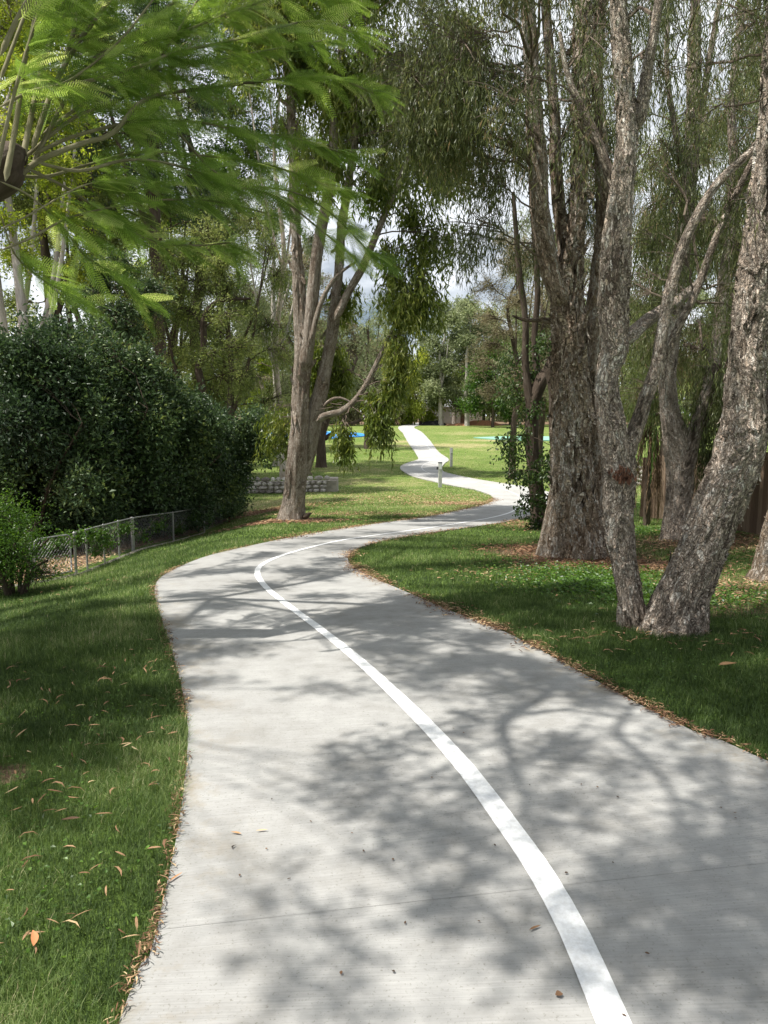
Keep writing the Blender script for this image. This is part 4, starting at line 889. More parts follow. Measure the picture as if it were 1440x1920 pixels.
# ---- shrubs massed behind the wire fence
def shrub(px, py, d, top_py, wid, label, mat, seed, n=9, tw=60, leaf=(.07, .036), dep=1.4, name='shrub', extra=(), group=None, up=.35, r0=.9, stemn=7, lean=0.0):
    rng = np.random.default_rng(seed); base = P(px, py, d); base[2] = terr(base[0], base[1]); top = P(px, top_py, d)[2]; H = top - base[2]
    t = empty(name, base, label, 'shrub', group); b = Buf(); st = []
    for k in range(stemn):
        a = rng.uniform(0, 6.28); o = np.array([math.cos(a), math.sin(a), 0]); q0 = base + o * rng.uniform(.05, .5) * wid * .3; q0[2] -= .1
        q1 = q0 + o * wid * .15 + UP * H * .35; q2 = q1 + o * wid * .25 + UP * H * .3 + rng.normal(0, .15, 3) + np.array([lean, 0, 0])
        S = limb(b, [[*q0, .03], [*q1, .024], [*q2, .014]], 8, .12, .004, 'fib', k)[0]; st.append(S)
    mk('stems', b, M['darkbark'], t, True, True)
    bl = []
    for k in range(n):
        u_ = rng.random(); zz = base[2] + H * (.06 + .84 * (k + .5) / n); a = rng.uniform(0, 6.28); rad = wid * .5 * math.sqrt(max(.12, 1 - ((k + .5) / n * 1.05 - .25) ** 2)) * .75
        r_ = r0 * rng.uniform(.7, 1.1)
        bl.append([base[0] + math.cos(a) * rad + lean * (k / n), base[1] + math.sin(a) * rad * dep * .6, zz, r_, r_, r_ * .8, 1.3])
    for k in range(n):
        a = rng.uniform(0, 6.28); f_ = rng.uniform(.35, 1.02); rad = wid * .62 * math.sqrt(max(.1, 1.05 - f_ * f_)); r_ = r0 * rng.uniform(.25, .5)
        bl.append([base[0] + math.cos(a) * rad + lean * f_, base[1] + math.sin(a) * rad * dep * .6, base[2] + H * f_ * rng.uniform(.85, 1.08), r_ * .8, r_ * .8, r_ * 1.3, .3])
    bl += list(extra)
    br, lf_ = Buf(), Buf()
    crown(br, lf_, np.vstack(st), bl, rng, tw, .005, 4, .22, 7, leaf, .15, .8, sides=4, branch_r=.014, jitter=.10, nup=up, outw=.7, shell=.45, clip=zfloor(.15))
    mk('branches', br, M['darkbark'], t, False, True); mk('foliage', lf_, mat, t); return t
shrub(40, 1000, 14.5, 635, 3.6, 'big dark glossy shrub at the far left behind the wire gate', M['glossy'], 51, 24, 90, (.11, .052), r0=1.0)
shrub(190, 980, 16.5, 640, 3.6, 'tallest dark glossy shrub behind the middle of the wire fence, grey-green where lit', M['glossy'], 52, 26, 90, (.11, .052), r0=1.1)
shrub(300, 975, 18, 735, 2.8, 'dark glossy shrub behind the wire fence with a sloping top, right of the tallest one', M['glossy'], 53, 20, 84, (.11, .052), r0=.85)
shrub(365, 972, 20, 780, 2.0, 'low dense dark shrub with nearly black underside behind the right half of the wire fence', M['glossy'], 54, 18, 84, (.11, .052), r0=.85)
shrub(405, 952, 21.5, 765, 1.1, 'dark shrub with paler sprays reaching right over the lawn beside the rusty end post', M['glossy'], 55, 10, 60, (.11, .052), r0=.55, lean=.2,
      extra=[K(470,800,20.5,.45,.7),K(495,850,20.5,.34,.5),K(470,830,20.6,.45,.6),K(450,860,20.5,.4,.6),K(500,815,21,.28,.3),K(485,780,21,.35,.35),K(425,850,20.7,.5,.9),K(420,910,20.7,.4,.7)])
shrub(25, 1100, 9.3, 945, 1.0, 'small fine-leaved bush at the left edge in front of the wire fence', M['bush'], 56, 9, 44, (.045, .014), 1.0, 'bush', r0=.33, stemn=6)

# ---- feathery tree overhanging from the left (J)
rng = np.random.default_rng(61)
pJ = np.array([-5.4, 5.2, float(terr(-5.4, 5.2))])
tJ = empty('feather_leaf_tree', pJ, 'tree leaning in from the left with long whippy shoots and bright feathery fronds overhead', 'tree')
b = Buf(); kn = P(-25, 340, 5.1)
S0 = limb(b, [[*(pJ - [0, 0, .2]), .24], [-5.2, 5.2, 1.2, .2], [-4.7, 5.15, 2.4, .17], [*(kn + [-.7, 0, -.2]), .14], [*kn, .13], [*P(18, 300, 5.1), .11], [*P(38, 285, 5.1), .07], [*P(46, 280, 5.1), .01]], 40, .03, .03, 'fib', 6, .3, .4)[0]
limb(b, [[-4.7, 5.15, 2.4, .12], [-5.3, 5.6, 4.2, .09], [-5.2, 5.8, 5.6, .07], [-4.9, 6, 6.8, .05]], 20, .05, .01, 'fib', 7)
mk('trunk', b, M['darkbark'], tJ, True, True)
sh = [ # photo points, distances start/end, width px start/end
 ([(10,340),(30,230),(45,120),(60,60),(75,-20),(110,-160)],3.3,3.7,15,7),([(-10,340),(20,200),(52,90),(80,0),(120,-120)],3.2,3.3,10,6),([(40,310),(58,220),(80,120),(105,50),(135,-60),(170,-200)],3.4,3.9,15,8),
 ([(0,105),(30,40),(52,0),(90,-80)],3.0,3.1,14,9),([(60,280),(100,165),(150,75),(205,0),(260,-90)],3.5,4.1,13,8),([(60,310),(120,190),(165,120),(210,90),(280,42),(330,0),(400,-60)],3.5,4.4,11,6),
 ([(118,130),(132,80),(143,40),(150,0),(165,-80)],3.8,4.0,13,8),([(20,345),(75,300),(150,270),(210,250),(260,195),(310,175),(380,167),(450,157),(530,148),(585,143),(640,150),(700,175)],3.4,4.5,15,5),
 ([(70,160),(150,155),(260,125),(330,98),(430,77),(520,52),(590,40),(660,60)],3.5,4.3,10,4),([(0,470),(60,445),(125,410),(200,390),(270,377),(345,374),(420,380),(500,400)],3.3,4.2,6,4),
 ([(0,430),(50,405),(150,350),(210,340),(280,345)],3.3,3.8,5,3),([(50,315),(120,350),(190,395),(260,440),(310,457),(370,460),(430,455)],3.4,4.3,9,4),([(70,305),(150,320),(240,300),(330,310),(430,345),(520,370),(600,430),(660,480)],3.4,4.5,9,4),
 ([(320,230),(370,290),(400,320),(450,345),(550,360),(620,400),(690,470)],4.0,4.5,7,3),([(60,290),(140,255),(240,230),(290,226),(380,230),(470,250),(560,260),(650,290)],3.5,4.5,10,4),
 ([(30,330),(90,330),(160,310),(260,285),(360,290),(450,300),(540,320),(640,360)],3.5,4.7,8,4),([(80,250),(180,180),(300,130),(420,110),(520,90),(610,75)],3.6,4.6,8,4),([(100,160),(220,100),(340,60),(440,20),(540,-10),(640,-10)],3.7,4.6,9,4),
 ([(0,340),(60,370),(120,430),(160,480),(220,520),(260,560)],3.3,4.0,6,3),([(0,400),(30,480),(90,530),(150,560)],3.3,3.9,5,3),([(0,200),(60,170),(130,150),(230,70),(330,-60)],3.2,3.8,8,4),
 ([(40,300),(140,220),(260,160),(400,-40),(520,-160)],3.5,4.4,9,4),([(0,150),(80,-60),(160,-260),(300,-420)],3.2,3.8,9,4),([(105,50),(240,-120),(420,-260),(600,-330)],3.6,4.3,8,3),([(0,60),(-60,-200),(-80,-420)],3.0,3.0,12,5)]
b = Buf(); shoots = []
for pts, d0, d1, w0, w1 in sh:
    n = len(pts); rows = []
    for k, (px, py) in enumerate(pts):
        t = k / (n - 1); d = 1.5 * (d0 + (d1 - d0) * t); rows.append((px, py, (w0 + (w1 - w0) * t ** .7) * .8, d))
    T = trace(rows); S = spline(T, .04); shoots.append(S)
    limb(b, T, 8, .05, .0015, 'fib', n)
mk('shoots', b, M['shoot'], tJ, True, True)
# one bipinnate frond, leaflet by leaflet, then copies of it turned and scaled
def frond_template(nl, npn=13):
    L = 1.0; V = []; 
    for k in range(npn):
        x = .14 + .86 * k / (npn - 1); pl = (.15 * math.sin(math.pi * (.16 + .76 * k / (npn - 1))) ** .7 + .03) * (1 + .16 * math.sin(k * 12.9))
        for sg in (-1, 1):
            ax = math.cos(R(58)); ay = math.sin(R(58)) * sg
            for m in range(nl):
                s = (m + .6) / nl * pl; cx, cy = x + ax * s, ay * s; cz = -.10 * x * x - .5 * s * s
                ll = .0105 * (1 - .45 * (m / nl)) * (14 / nl) ** .25; lw = pl / nl * 1.0
                for sg2 in (-1, 1):
                    dx, dy = ax * .35 - ay * sg2 * .94 * 1, ay * .35 + ax * sg2 * .94
                    nrm = math.hypot(dx, dy); dx /= nrm; dy /= nrm
                    qx, qy = -dy, dx
                    V += [(cx - qx * lw / 2, cy - qy * lw / 2, cz), (cx + dx * ll - qx * lw * .35, cy + dy * ll - qy * lw * .35, cz - .004), (cx + dx * ll + qx * lw * .35, cy + dy * ll + qy * lw * .35, cz - .004), (cx + qx * lw / 2, cy + qy * lw / 2, cz)]
    V = np.array(V)
    # rachis and pinna ribs as thin strips
    Rb = [(0, -.004, 0), (1, -.002, -.1), (1, .002, -.1), (0, .004, 0)]
    for k in range(npn):
        x = .14 + .86 * k / (npn - 1); pl = (.15 * math.sin(math.pi * (.16 + .76 * k / (npn - 1))) ** .7 + .03) * (1 + .16 * math.sin(k * 12.9))
        for sg in (-1, 1):
            e = (x + math.cos(R(58)) * pl, math.sin(R(58)) * sg * pl, -.1 * x * x - .5 * pl * pl); Rb += [(x - .003, 0, -.1 * x * x), (e[0], e[1], e[2]), (e[0] + .002, e[1], e[2]), (x + .003, 0, -.1 * x * x)]
    return np.vstack([V, np.array(Rb)])
TN = frond_template(6, 20)
def put_fronds(lb, T, org, dr, up, sc_, rv):
    x = unit(dr); y = unit(np.cross(up, x)); z = np.cross(x, y); n = len(org)
    T = T[None] * np.array([1, 1, 1]) + np.stack([0 * T[:, 0], 0 * T[:, 0], T[:, 0] ** 2], 1)[None] * rng.normal(-.12, .12, (len(org), 1, 1)) + np.stack([0 * T[:, 0], T[:, 0] ** 2, 0 * T[:, 0]], 1)[None] * rng.normal(0, .15, (len(org), 1, 1)); m = T.shape[1]
    T = T + np.repeat(rng.normal(0, .0022, (len(org), m // 4, 3)), 4, 1)
    V = org[:, None] + sc_[:, None, None] * (T[:, :, :1] * x[:, None] + T[:, :, 1:2] * y[:, None] + T[:, :, 2:] * z[:, None])
    lb.add(V.reshape(-1, 3), np.arange(n * m).reshape(-1, 4), np.repeat(np.clip(rv[:, None] + rng.normal(0, .06, (n, m // 4)), 0, 1).ravel(), 4))
lf_ = Buf(); O, D_, U, Sc, Rv = [], [], [], [], []
for S, q in zip(shoots, sh):
    L = np.concatenate([[0], np.cumsum(np.linalg.norm(np.diff(S[:, :3], axis=0), axis=1))]); tot = L[-1]
    n = int(tot / .034)
    s = rng.uniform(tot * .22, tot, n); s[-4:] = tot * rng.uniform(.96, 1, 4)
    t = unit(np.gradient(S[:, :3], axis=0))
    for v in s:
        k = min(int(np.searchsorted(L, v)), len(S) - 1); p = S[k, :3]; tg = t[k].copy()
        sd = unit(np.cross(tg, UP)) * rng.choice([-1, 1]); f_ = .35 + .65 * (v / tot)
        d = unit(tg * rng.uniform(.5, 1.2) * f_ + sd * rng.uniform(.1, .9) + np.array([.5, rng.uniform(-.3, .3), rng.uniform(-.75, .3)]))
        O.append(p); D_.append(d); U.append(unit(UP + rng.normal(0, .6, 3))); Sc.append(rng.uniform(.17, .38)); Rv.append(rng.uniform(.05, 1))
O = np.array(O); D_ = np.array(D_); U = np.array(U); Sc = np.array(Sc); Rv = np.array(Rv)
put_fronds(lf_, TN, O, D_, U, Sc, Rv)
mk('fronds', lf_, M['feather'], tJ)
# ---- leaf clumps added unseen overhead along sun rays to shade the path and lawns
def shade(rows, h0, h1, rng):
    o = []
    for px, py, r_, dn in rows:
        g_ = G(px, py); h = rng.uniform(h0, h1) + g_[2]; p = g_ + SUN * ((h - g_[2]) / SUN[2]); o.append([*p, r_, r_, r_ * .6, dn * max(.3, (r_ / .4) ** 2)])
    return o
rng = np.random.default_rng(71)
near = [(1000,1420,.30,.8),(1130,1440,.28,.5),(1240,1400,.25,.35),(1340,1480,.3,.4),(880,1360,.28,.6),(760,1400,.26,.8),(700,1440,.24,.7),(800,1500,.27,.9),(720,1500,.22,.8),(650,1420,.2,.5),(860,1580,.25,.8),(760,1600,.24,.8),(680,1580,.2,.6),(820,1680,.19,.9),(860,1720,.14,.8),(640,1530,.18,.5),
        (1080,1560,.25,.6),(1180,1680,.28,.9),(1300,1720,.32,1),(1400,1620,.32,1),(1250,1830,.28,1),(1050,1780,.2,.9),(980,1820,.18,.9),(1380,1880,.28,1),(1150,1780,.25,1),(1120,1880,.2,.6),(620,1740,.08,.5),(700,1870,.12,.5),(560,1890,.10,.4),(1440,1740,.3,1),(1500,1500,.4,.9),(940,1500,.2,.7)]
midp = [(300,1200,.3,.8),(330,1215,.3,.8),(420,1180,.3,.4),(470,1070,.4,.7),(600,1085,.4,.5),(640,1070,.4,.6),(760,1120,.35,.7),(840,1140,.35,.7),(740,1180,.35,.6),(660,1170,.3,.5),(900,1240,.35,.7),(800,1290,.3,.6),(1050,1290,.3,.7),(720,1260,.25,.5),(400,1070,.45,.7),(350,1120,.42,.7),(430,1140,.42,.6),(330,1170,.4,.7),(480,1100,.5,.7),(560,1070,.5,.7),(620,1050,.45,.7),(500,1040,.5,.7),(420,1222,.26,.7),(360,1240,.22,.8),(495,1215,.2,.5),(540,1160,.25,.4),(700,1150,.32,.7),(800,1170,.38,.7),(900,1200,.38,.8),(1000,1260,.38,.8),(760,1230,.32,.6),(860,1260,.36,.7),(1100,1310,.36,.6),(960,1300,.3,.7),(690,1300,.2,.5),(380,1290,.22,.6),(620,1120,.4,.5),(320,1330,.2,.5)]
farp = [(700,1000,.8,.6),(800,985,.8,.6),(600,1010,.7,.7),(900,965,.7,.4),(640,1030,.6,.7),(540,1022,.6,.7),(750,1010,.6,.5),(680,960,.8,.6),(560,975,.8,.4)]
leftg = [(150,1180,.75,1.1),(60,1200,.7,1.4),(220,1230,.6,1.4),(100,1280,.6,1.1),(200,1320,.45,1.1),(60,1380,.5,1),(150,1430,.3,.9),(270,1180,.5,1.1),(120,1125,.7,.8),(250,1090,.5,.6),(30,1490,.22,.7),(-60,1300,.7,1.1),(280,1300,.3,1),(20,1250,.6,1),(-40,1450,.4,.8),(240,1400,.2,.6),(200,1140,.5,.8),(0,1150,.7,.9),(330,1060,.5,.3),(60,1580,.12,.4)]
rightg = [(750,1065,.6,1),(850,1060,.6,1.1),(950,1060,.6,1.1),(850,1105,.5,1.1),(950,1130,.5,1.1),(1050,1180,.55,1.1),(1150,1220,.5,1.1),(1000,1165,.5,1.1),(1250,1240,.5,1.1),(1350,1220,.5,1),(1350,1300,.45,1.1),(1430,1360,.4,1.1),(1200,1285,.4,1),(1100,1030,.7,.8),(900,1025,.7,1),(1000,1015,.7,.9),(1420,1200,.5,.9),(1440,1290,.5,1.1),(1130,1150,.4,.7),(1060,1130,.4,.8),(1300,1180,.4,.9),(1500,1300,.6,1.1),(1240,1060,.6,.5),(1330,1060,.5,.4),(1160,1030,.6,.6),(1550,1450,.5,1),(1080,1260,.3,.8)]
b = Buf(); T0 = np.array([-4.9, 6, 6.8])
J1 = limb(b, [[-4.9, 6, 6.8, .045], [-3.8, 5.0, 7.2, .025], [-2.4, 3.9, 7.0, .012], [-1.2, 3.0, 6.7, .008]], 10, .08, 0, 'fib', 1)[0]
J2 = limb(b, [[-4.9, 6, 6.8, .045], [-4.4, 7.2, 7.8, .04], [-4.0, 9.0, 8.4, .03], [-3.8, 11, 8.8, .012]], 10, .08, 0, 'fib', 2)[0]
J3 = limb(b, [[-5.3, 5.6, 4.2, .07], [-6.0, 6.0, 5.8, .05], [-6.6, 7.0, 7.0, .035], [-7.0, 8.0, 7.6, .015]], 10, .08, 0, 'fib', 3)[0]
J4 = limb(b, [[-4.9, 6, 6.8, .045], [-4.9, 4.2, 6.9, .022], [-4.8, 3.4, 6.8, .013], [-4.7, 2.6, 6.7, .008]], 10, .08, 0, 'fib', 4)[0]
def sun_lift(pts, h): return np.array([[*(G(px, py) + SUN * (h / SUN[2])), w_] for px, py, w_ in pts])  # raises added branches along sun rays so their shadows land on the path
arcs = [[(1075,1262,.035),(1020,1310,.05),(950,1355,.055),(955,1410,.035),(985,1500,.028),(1000,1580,.016)],[(975,1345,.03),(1060,1335,.022),(1130,1345,.016),(1230,1360,.01)],
        [(1190,1325,.022),(1160,1375,.032),(1215,1430,.03),(1260,1490,.024),(1278,1560,.018),(1330,1585,.014),(1460,1575,.008)],[(1000,1420,.02),(1060,1400,.014),(1110,1350,.010)],[(1278,1560,.014),(1200,1600,.01),(1130,1640,.007)],[(900,1310,.024),(1000,1290,.03),(1100,1275,.04),(1290,1270,.06)],[(955,1380,.02),(860,1430,.014),(760,1480,.01)],[(985,1500,.018),(1080,1480,.012),(1150,1440,.008)]]
for A_ in arcs: limb(b, sun_lift([(p_, q_, w_ * .75) for p_, q_, w_ in A_], 6.3), 8, .06, 0, 'fib', 1)
limb(b, np.vstack([sun_lift([(1290,1270,.04)], 6.3), [[-.5, 5.2, 6.4, .04], [-1.8, 5.4, 6.7, .045], [-4.9, 6, 6.8, .05]]]), 10, .08, 0, 'fib', 2)
limb(b, np.vstack([sun_lift([(1190,1325,.02)], 6.3), [[-.6, 4.9, 6.2, .03], [-1.8, 5.3, 6.6, .03]]]), 8, .08, 0, 'fib', 2)
Jn = np.vstack([J1[::2], J2[::2], J3[::2], J4[::2]])
lf_ = Buf()
kw = dict(strands=4, hang=.16, per=7, leaf=(.10, .024), droop=.1, spread=.9, nup=.5, jitter=.04, shell=.5, branch_r=.009, sides=4)
crown(b, lf_, Jn, shade(near, 5.6, 7.0, rng), rng, 23, .003, **kw)
crown(b, lf_, Jn, shade(midp, 6.8, 8.2, rng), rng, 34, .003, **kw)
crown(b, lf_, Jn, shade(leftg, 5.6, 7.6, rng), rng, 17, .003, **kw)
mk('shade_branches', b, M['shoot'], tJ, True, True); mk('shade_foliage', lf_, M['feather'], tJ)
b, lf_ = Buf(), Buf()
kw.update(leaf=(.13, .02), droop=.5, hang=.3)
crown(b, lf_, np.vstack([nodB, nodA]), shade(rightg, 8.0, 9.6, rng), rng, 19, .004, **kw)
crown(b, lf_, np.vstack([nodB]), shade(farp, 9.5, 11.5, rng), rng, 20, .004, **kw)
mk('shade_branches', b, M['twig'], tB, False, True); mk('shade_foliage', lf_, M['melaleuca'], tB)  # added clumps, shaped to shade the right verge and far path

# ---- chain-link fence with gate
rng = np.random.default_rng(81)
def wire_panel(b, p0, p1, zt0, zt1, sp=.085, r_=.0011, gap=.03):
    """diamond wires between ground line p0-p1 and the top rail"""
    p0, p1 = np.array(p0), np.array(p1); Lh = np.linalg.norm((p1 - p0)[:2]); H = (zt0 + zt1) / 2
    seg = []
    for s in np.arange(-H, Lh + H, sp):
        for sg in (1, -1):
            a_, c_ = (s, s + H) if sg > 0 else (s + H, s); n = 2
            u0, v0, u1, v1 = a_, 0.0, c_, H
            for lo, hi in ((0, Lh),):
                if (u0 < lo and u1 < lo) or (u0 > hi and u1 > hi): break
                def cut(ue, u0, v0, u1, v1): t = (ue - u0) / (u1 - u0); return ue, v0 + (v1 - v0) * t
                if u0 < lo: u0, v0 = cut(lo, u0, v0, u1, v1)
                if u1 < lo: u1, v1 = cut(lo, u0, v0, u1, v1)
                if u0 > hi: u0, v0 = cut(hi, u0, v0, u1, v1)
                if u1 > hi: u1, v1 = cut(hi, u0, v0, u1, v1)
                q = []
                for u_, v_ in ((u0, v0), (u1, v1)):
                    t = u_ / Lh; p = p0 + (p1 - p0) * t; zt = zt0 + (zt1 - zt0) * t; q.append([p[0], p[1], p[2] + gap + v_ / H * (zt - gap)])
                seg.append(q)
    if seg: tubes(b, np.array(seg), np.array([r_, r_]), 3)
gl = lambda x, y: np.array([x, y, float(terr(x, y))])
HF = .62
tFn = empty('wire_fence', gl(*FB[:2]), 'low chain-link fence with galvanised top rail running down the slope below the left verge', 'fence')
ts = np.linspace(0, 1, 40); 
def fpt(y): return gl(fence_x(y), y)
yB, yC, yD = FB[1] + .04, FC[1], FD[1]
posts = [(yB, .02)] + [(G(px, py)[1], .016) for px, py in ((172, 1067), (203, 1054), (228, 1043))] + [(yC, .034), (yC + (yD - yC) * .33, .02), (yC + (yD - yC) * .66, .02)]
for y, r_ in posts:
    p = fpt(y); b = Buf(); tubes(b, np.array([[p - UP * .15, p + UP * (HF + .0)], ]), np.array([r_, r_]), 10); tubes(b, np.array([[p + UP * HF, p + UP * (HF + .02), p + UP * (HF + .035)]]), np.array([r_ * 1.25, r_ * 1.2, .001]), 10)
    mk('post', b, M['galv'], tFn, True, True)
p = fpt(yD); b = Buf(); tubes(b, np.array([[p - UP * .15, p + UP * (HF + .03)]]), np.array([.028, .028]), 8); mk('post', b, M['rust'], tFn, True, True, label='rusty end post')
b = Buf(); yy = np.linspace(yB, yD, 24); tubes(b, np.array([[fpt(y) + UP * (HF + .01) for y in yy]]), np.full((1, 24), .014), 8); mk('top_rail', b, M['galv'], tFn, True, True)
b = Buf()
for a_, c_ in zip([q[0] for q in posts], [q[0] for q in posts[1:]] + [yD]): wire_panel(b, fpt(a_), fpt(c_), HF, HF)
mk('wire_mesh', b, M['galv'], tFn)
b = Buf(); tubes(b, np.array([[fpt(y) + np.array([.09, 0, .0]) for y in np.linspace(FA[1] - 1.5, yC + 4, 30)]]), np.full((1, 30), .035), 4); mk('concrete_edging', b, M['edging'], tFn, False, True)
tGt = empty('wire_gate', gl(*FA[:2]), 'chain-link gate in a round-cornered pipe frame at the left end of the fence', 'gate')
a_, c_ = fpt(FA[1]), fpt(FB[1] - .06); b = Buf(); k = .07; ex = (c_ - a_) / np.linalg.norm(c_ - a_)
loop = [a_ + UP * .06, a_ + UP * (HF - k), a_ + UP * (HF - k * .3) + ex * k * .3, a_ + UP * HF + ex * k, c_ + UP * HF - ex * k, c_ + UP * (HF - k * .3) - ex * k * .3, c_ + UP * (HF - k), c_ + UP * .06, a_ + UP * .06]
tubes(b, np.array([loop]), np.full((1, 9), .014), 8); mk('gate_frame', b, M['galv'], tGt, True, True)
b = Buf(); wire_panel(b, a_ + UP * .05, c_ + UP * .05, HF - .07, HF - .07, .062, .003, .0); mk('wire_mesh', b, M['galv'], tGt)
b = Buf(); q = a_ - ex * .06; tubes(b, np.array([[q - UP * .1, q + UP * (HF + .12)]]), np.full((1, 2), .026), 10); tubes(b, np.array([[q + UP * (HF - .1), a_ + UP * (HF - .1)], [q + UP * .12, a_ + UP * .12]]), np.full((2, 2), .012), 6); mk('gate_post', b, M['galv'], tGt, True, True)
# creeper on the fence
vp = G(190, 1060); tV = empty('creeper', vp, 'scrambling creeper hanging over the top rail just right of the wire gate', 'climbing plant')
br, lf_ = Buf(), Buf(); st = np.array([[*(fpt(y) + UP * z), .006] for y in np.linspace(yB, yD, 26) for z in (.1, .4, .6)])
bl = [[*(fpt(y) + UP * z), .22, .3, .12, d_] for y, z, d_ in ((yB - .35, .57, .5), (yB + .1, .6, .9), (yB + .6, .58, .9), (yB + 1.0, .52, .9), (yB + 1.3, .38, .6), (yC - .7, .55, .7), (yC - .4, .5, .5), (yB + .9, .3, .5), (yC + 1.2, .45, .7), (yC + 2.4, .3, .9), (yC + 3.4, .5, .8), (yC + 4.6, .35, .8), (yC + 5.6, .5, .8), (yC + .4, .3, .5), (yD - .5, .4, .4))]
crown(br, lf_, st, bl, rng, 24, .003, 3, .12, 5, (.055, .035), .45, .7, sides=3, branch_r=.006, jitter=.03, nup=.3)
yy = np.linspace(yB - .4, yD, 60); tubes(br, np.array([[fpt(y) + UP * (.42 + .14 * math.sin(y * 3)) + np.array([.02 * math.sin(y * 7), 0, 0]) for y in yy]]), np.full((1, 60), .005), 4)
mk('stems', br, M['twig'], tV, False, True); mk('foliage', lf_, M['bush'], tV)

# ---- timber paling fence at the right
rng = np.random.default_rng(82)
Fn, Ff = np.array([6.55, 9.0]), np.array([6.02, 17.2]); dv_ = (Ff - Fn); Lf = np.linalg.norm(dv_); dv_ /= Lf; nv = np.array([-dv_[1], dv_[0]])
tW = empty('paling_fence', gl(*Ff), 'weathered brown timber paling fence seen between the right-hand paperbark trunks', 'fence')
b = Buf(); rz = math.atan2(dv_[1], dv_[0])
for s in np.arange(0, Lf, .112):
    q = Fn + dv_ * s; z = float(terr(*q)); h = 1.38 + rng.normal(0, .008); box(b, (q[0] + rng.normal(0, .003), q[1], z + h / 2 + .02), (.1, .016, h), rz + rng.normal(0, .01), rng.random(), 0, rng.normal(0, .006))
mk('palings', b, attrmat('paling_timber', [(0, (.085, .055, .038)), (.5, (.15, .10, .07)), (1, (.22, .16, .115))]), tW)
b = Buf()
for hh in (.3, 1.1):
    for s in np.arange(0, Lf - .1, 2.4):
        a0, a1 = Fn + dv_ * s + nv * .035 * -1, Fn + dv_ * min(s + 2.4, Lf) - nv * .035; m_ = (a0 + a1) / 2
        tubes(b, np.array([[[*a0, float(terr(*a0)) + hh], [*a1, float(terr(*a1)) + hh]]]), np.full((1, 2), .035), 4)
mk('rails', b, M['wooddark'], tW, False, True)
for s in (0, 2.4, 4.8, 7.2):
    q = Fn + dv_ * s - nv * .08; b = Buf(); box(b, (q[0], q[1], float(terr(*q)) + .66), (.1, .1, 1.45), rz); mk('post', b, M['wooddark'], tW)

# ---- stone retaining walls
def stone_wall(name, label, A_, B_, h0, seed, th=.4):
    rng = np.random.default_rng(seed); A_, B_ = np.array(A_[:2]), np.array(B_[:2]); L_ = np.linalg.norm(B_ - A_); d_ = (B_ - A_) / L_; n_ = np.array([d_[1], -d_[0]])
    t = empty(name, gl(*((A_ + B_) / 2)), label, 'wall'); b = Buf(); rz = math.atan2(d_[1], d_[0])
    m_ = (A_ + B_) / 2
    for s in np.arange(0, L_, .5):
        q = A_ + d_ * (s + .25) - n_ * .05; box(b, (q[0], q[1], float(terr(*q)) + h0 / 2 - .05), (.5, th, h0), rz, .05)
    bb_ = Buf(); ico = []
    z = .0
    while z < h0:
        rh = rng.uniform(.13, .2); s = rng.uniform(-.1, 0)
        while s < L_:
            w_ = rng.uniform(.18, .42); q = A_ + d_ * (s + w_ / 2) + n_ * (th / 2 - .06); g_ = float(terr(*q))
            # rough polygonal stone
            a = np.linspace(0, 2 * math.pi, 8)[:-1] + rng.uniform(-.2, .2, 7); pr_ = np.stack([np.cos(a) * w_ * .5 * rng.uniform(.85, 1.05, 7), np.sin(a) * rh * .52 * rng.uniform(.85, 1.1, 7)], 1)
            ctr = np.array([q[0], q[1], g_ + z + rh / 2]); V = []
            for dp, sc2 in ((0, 1), (.09, .93), (.12, .6)):
                for u_, v_ in pr_: V.append(ctr + np.array([*d_, 0]) * u_ * sc2 + UP * v_ * sc2 + np.array([*n_, 0]) * (dp + rng.normal(0, .008)))
            V.append(ctr + np.array([*n_, 0]) * .13); o = bb_.n; bb_.add(np.array(V), [[r0 + i, r0 + (i + 1) % 7, r0 + 7 + (i + 1) % 7, r0 + 7 + i] for r0 in (0, 7) for i in range(7)], rng.random())
            bb_.f.setdefault(3, []).append(np.array([[14 + i, 14 + (i + 1) % 7, 21] for i in range(7)]) + o)
            s += w_
        z += rh
    mk('mortar_core', b, M['edging'], t); mk('stones', bb_, M['rock'], t); return t
wl, wr = G(330, 924), G(612, 922)
tw = stone_wall('stone_wall', 'low grey rubble stone retaining wall crossing behind the left gum tree', (wl[0], wl[1]), (wr[0], wr[1]), .5, 91)
b = Buf(); q = G(623, 921); box(b, (q[0], q[1] + .1, q[2] + .26), (.46, .5, .58), 0, .5, .02); mk('end_pier', b, plain('pale_render', (.42, .38, .34), .9), tw)
b = Buf(); box(b, (q[0] + .03, q[1] - .16, q[2] + .27), (.09, .02, .40), 0); mk('slot', b, M['slot'], tw)
a_, c_ = G(1120, 905), G(1245, 912)
stone_wall('stone_wall', 'short pale rubble stone wall glimpsed between the trunks left of the timber fence', (a_[0], a_[1]), (c_[0], c_[1]), .8, 92)

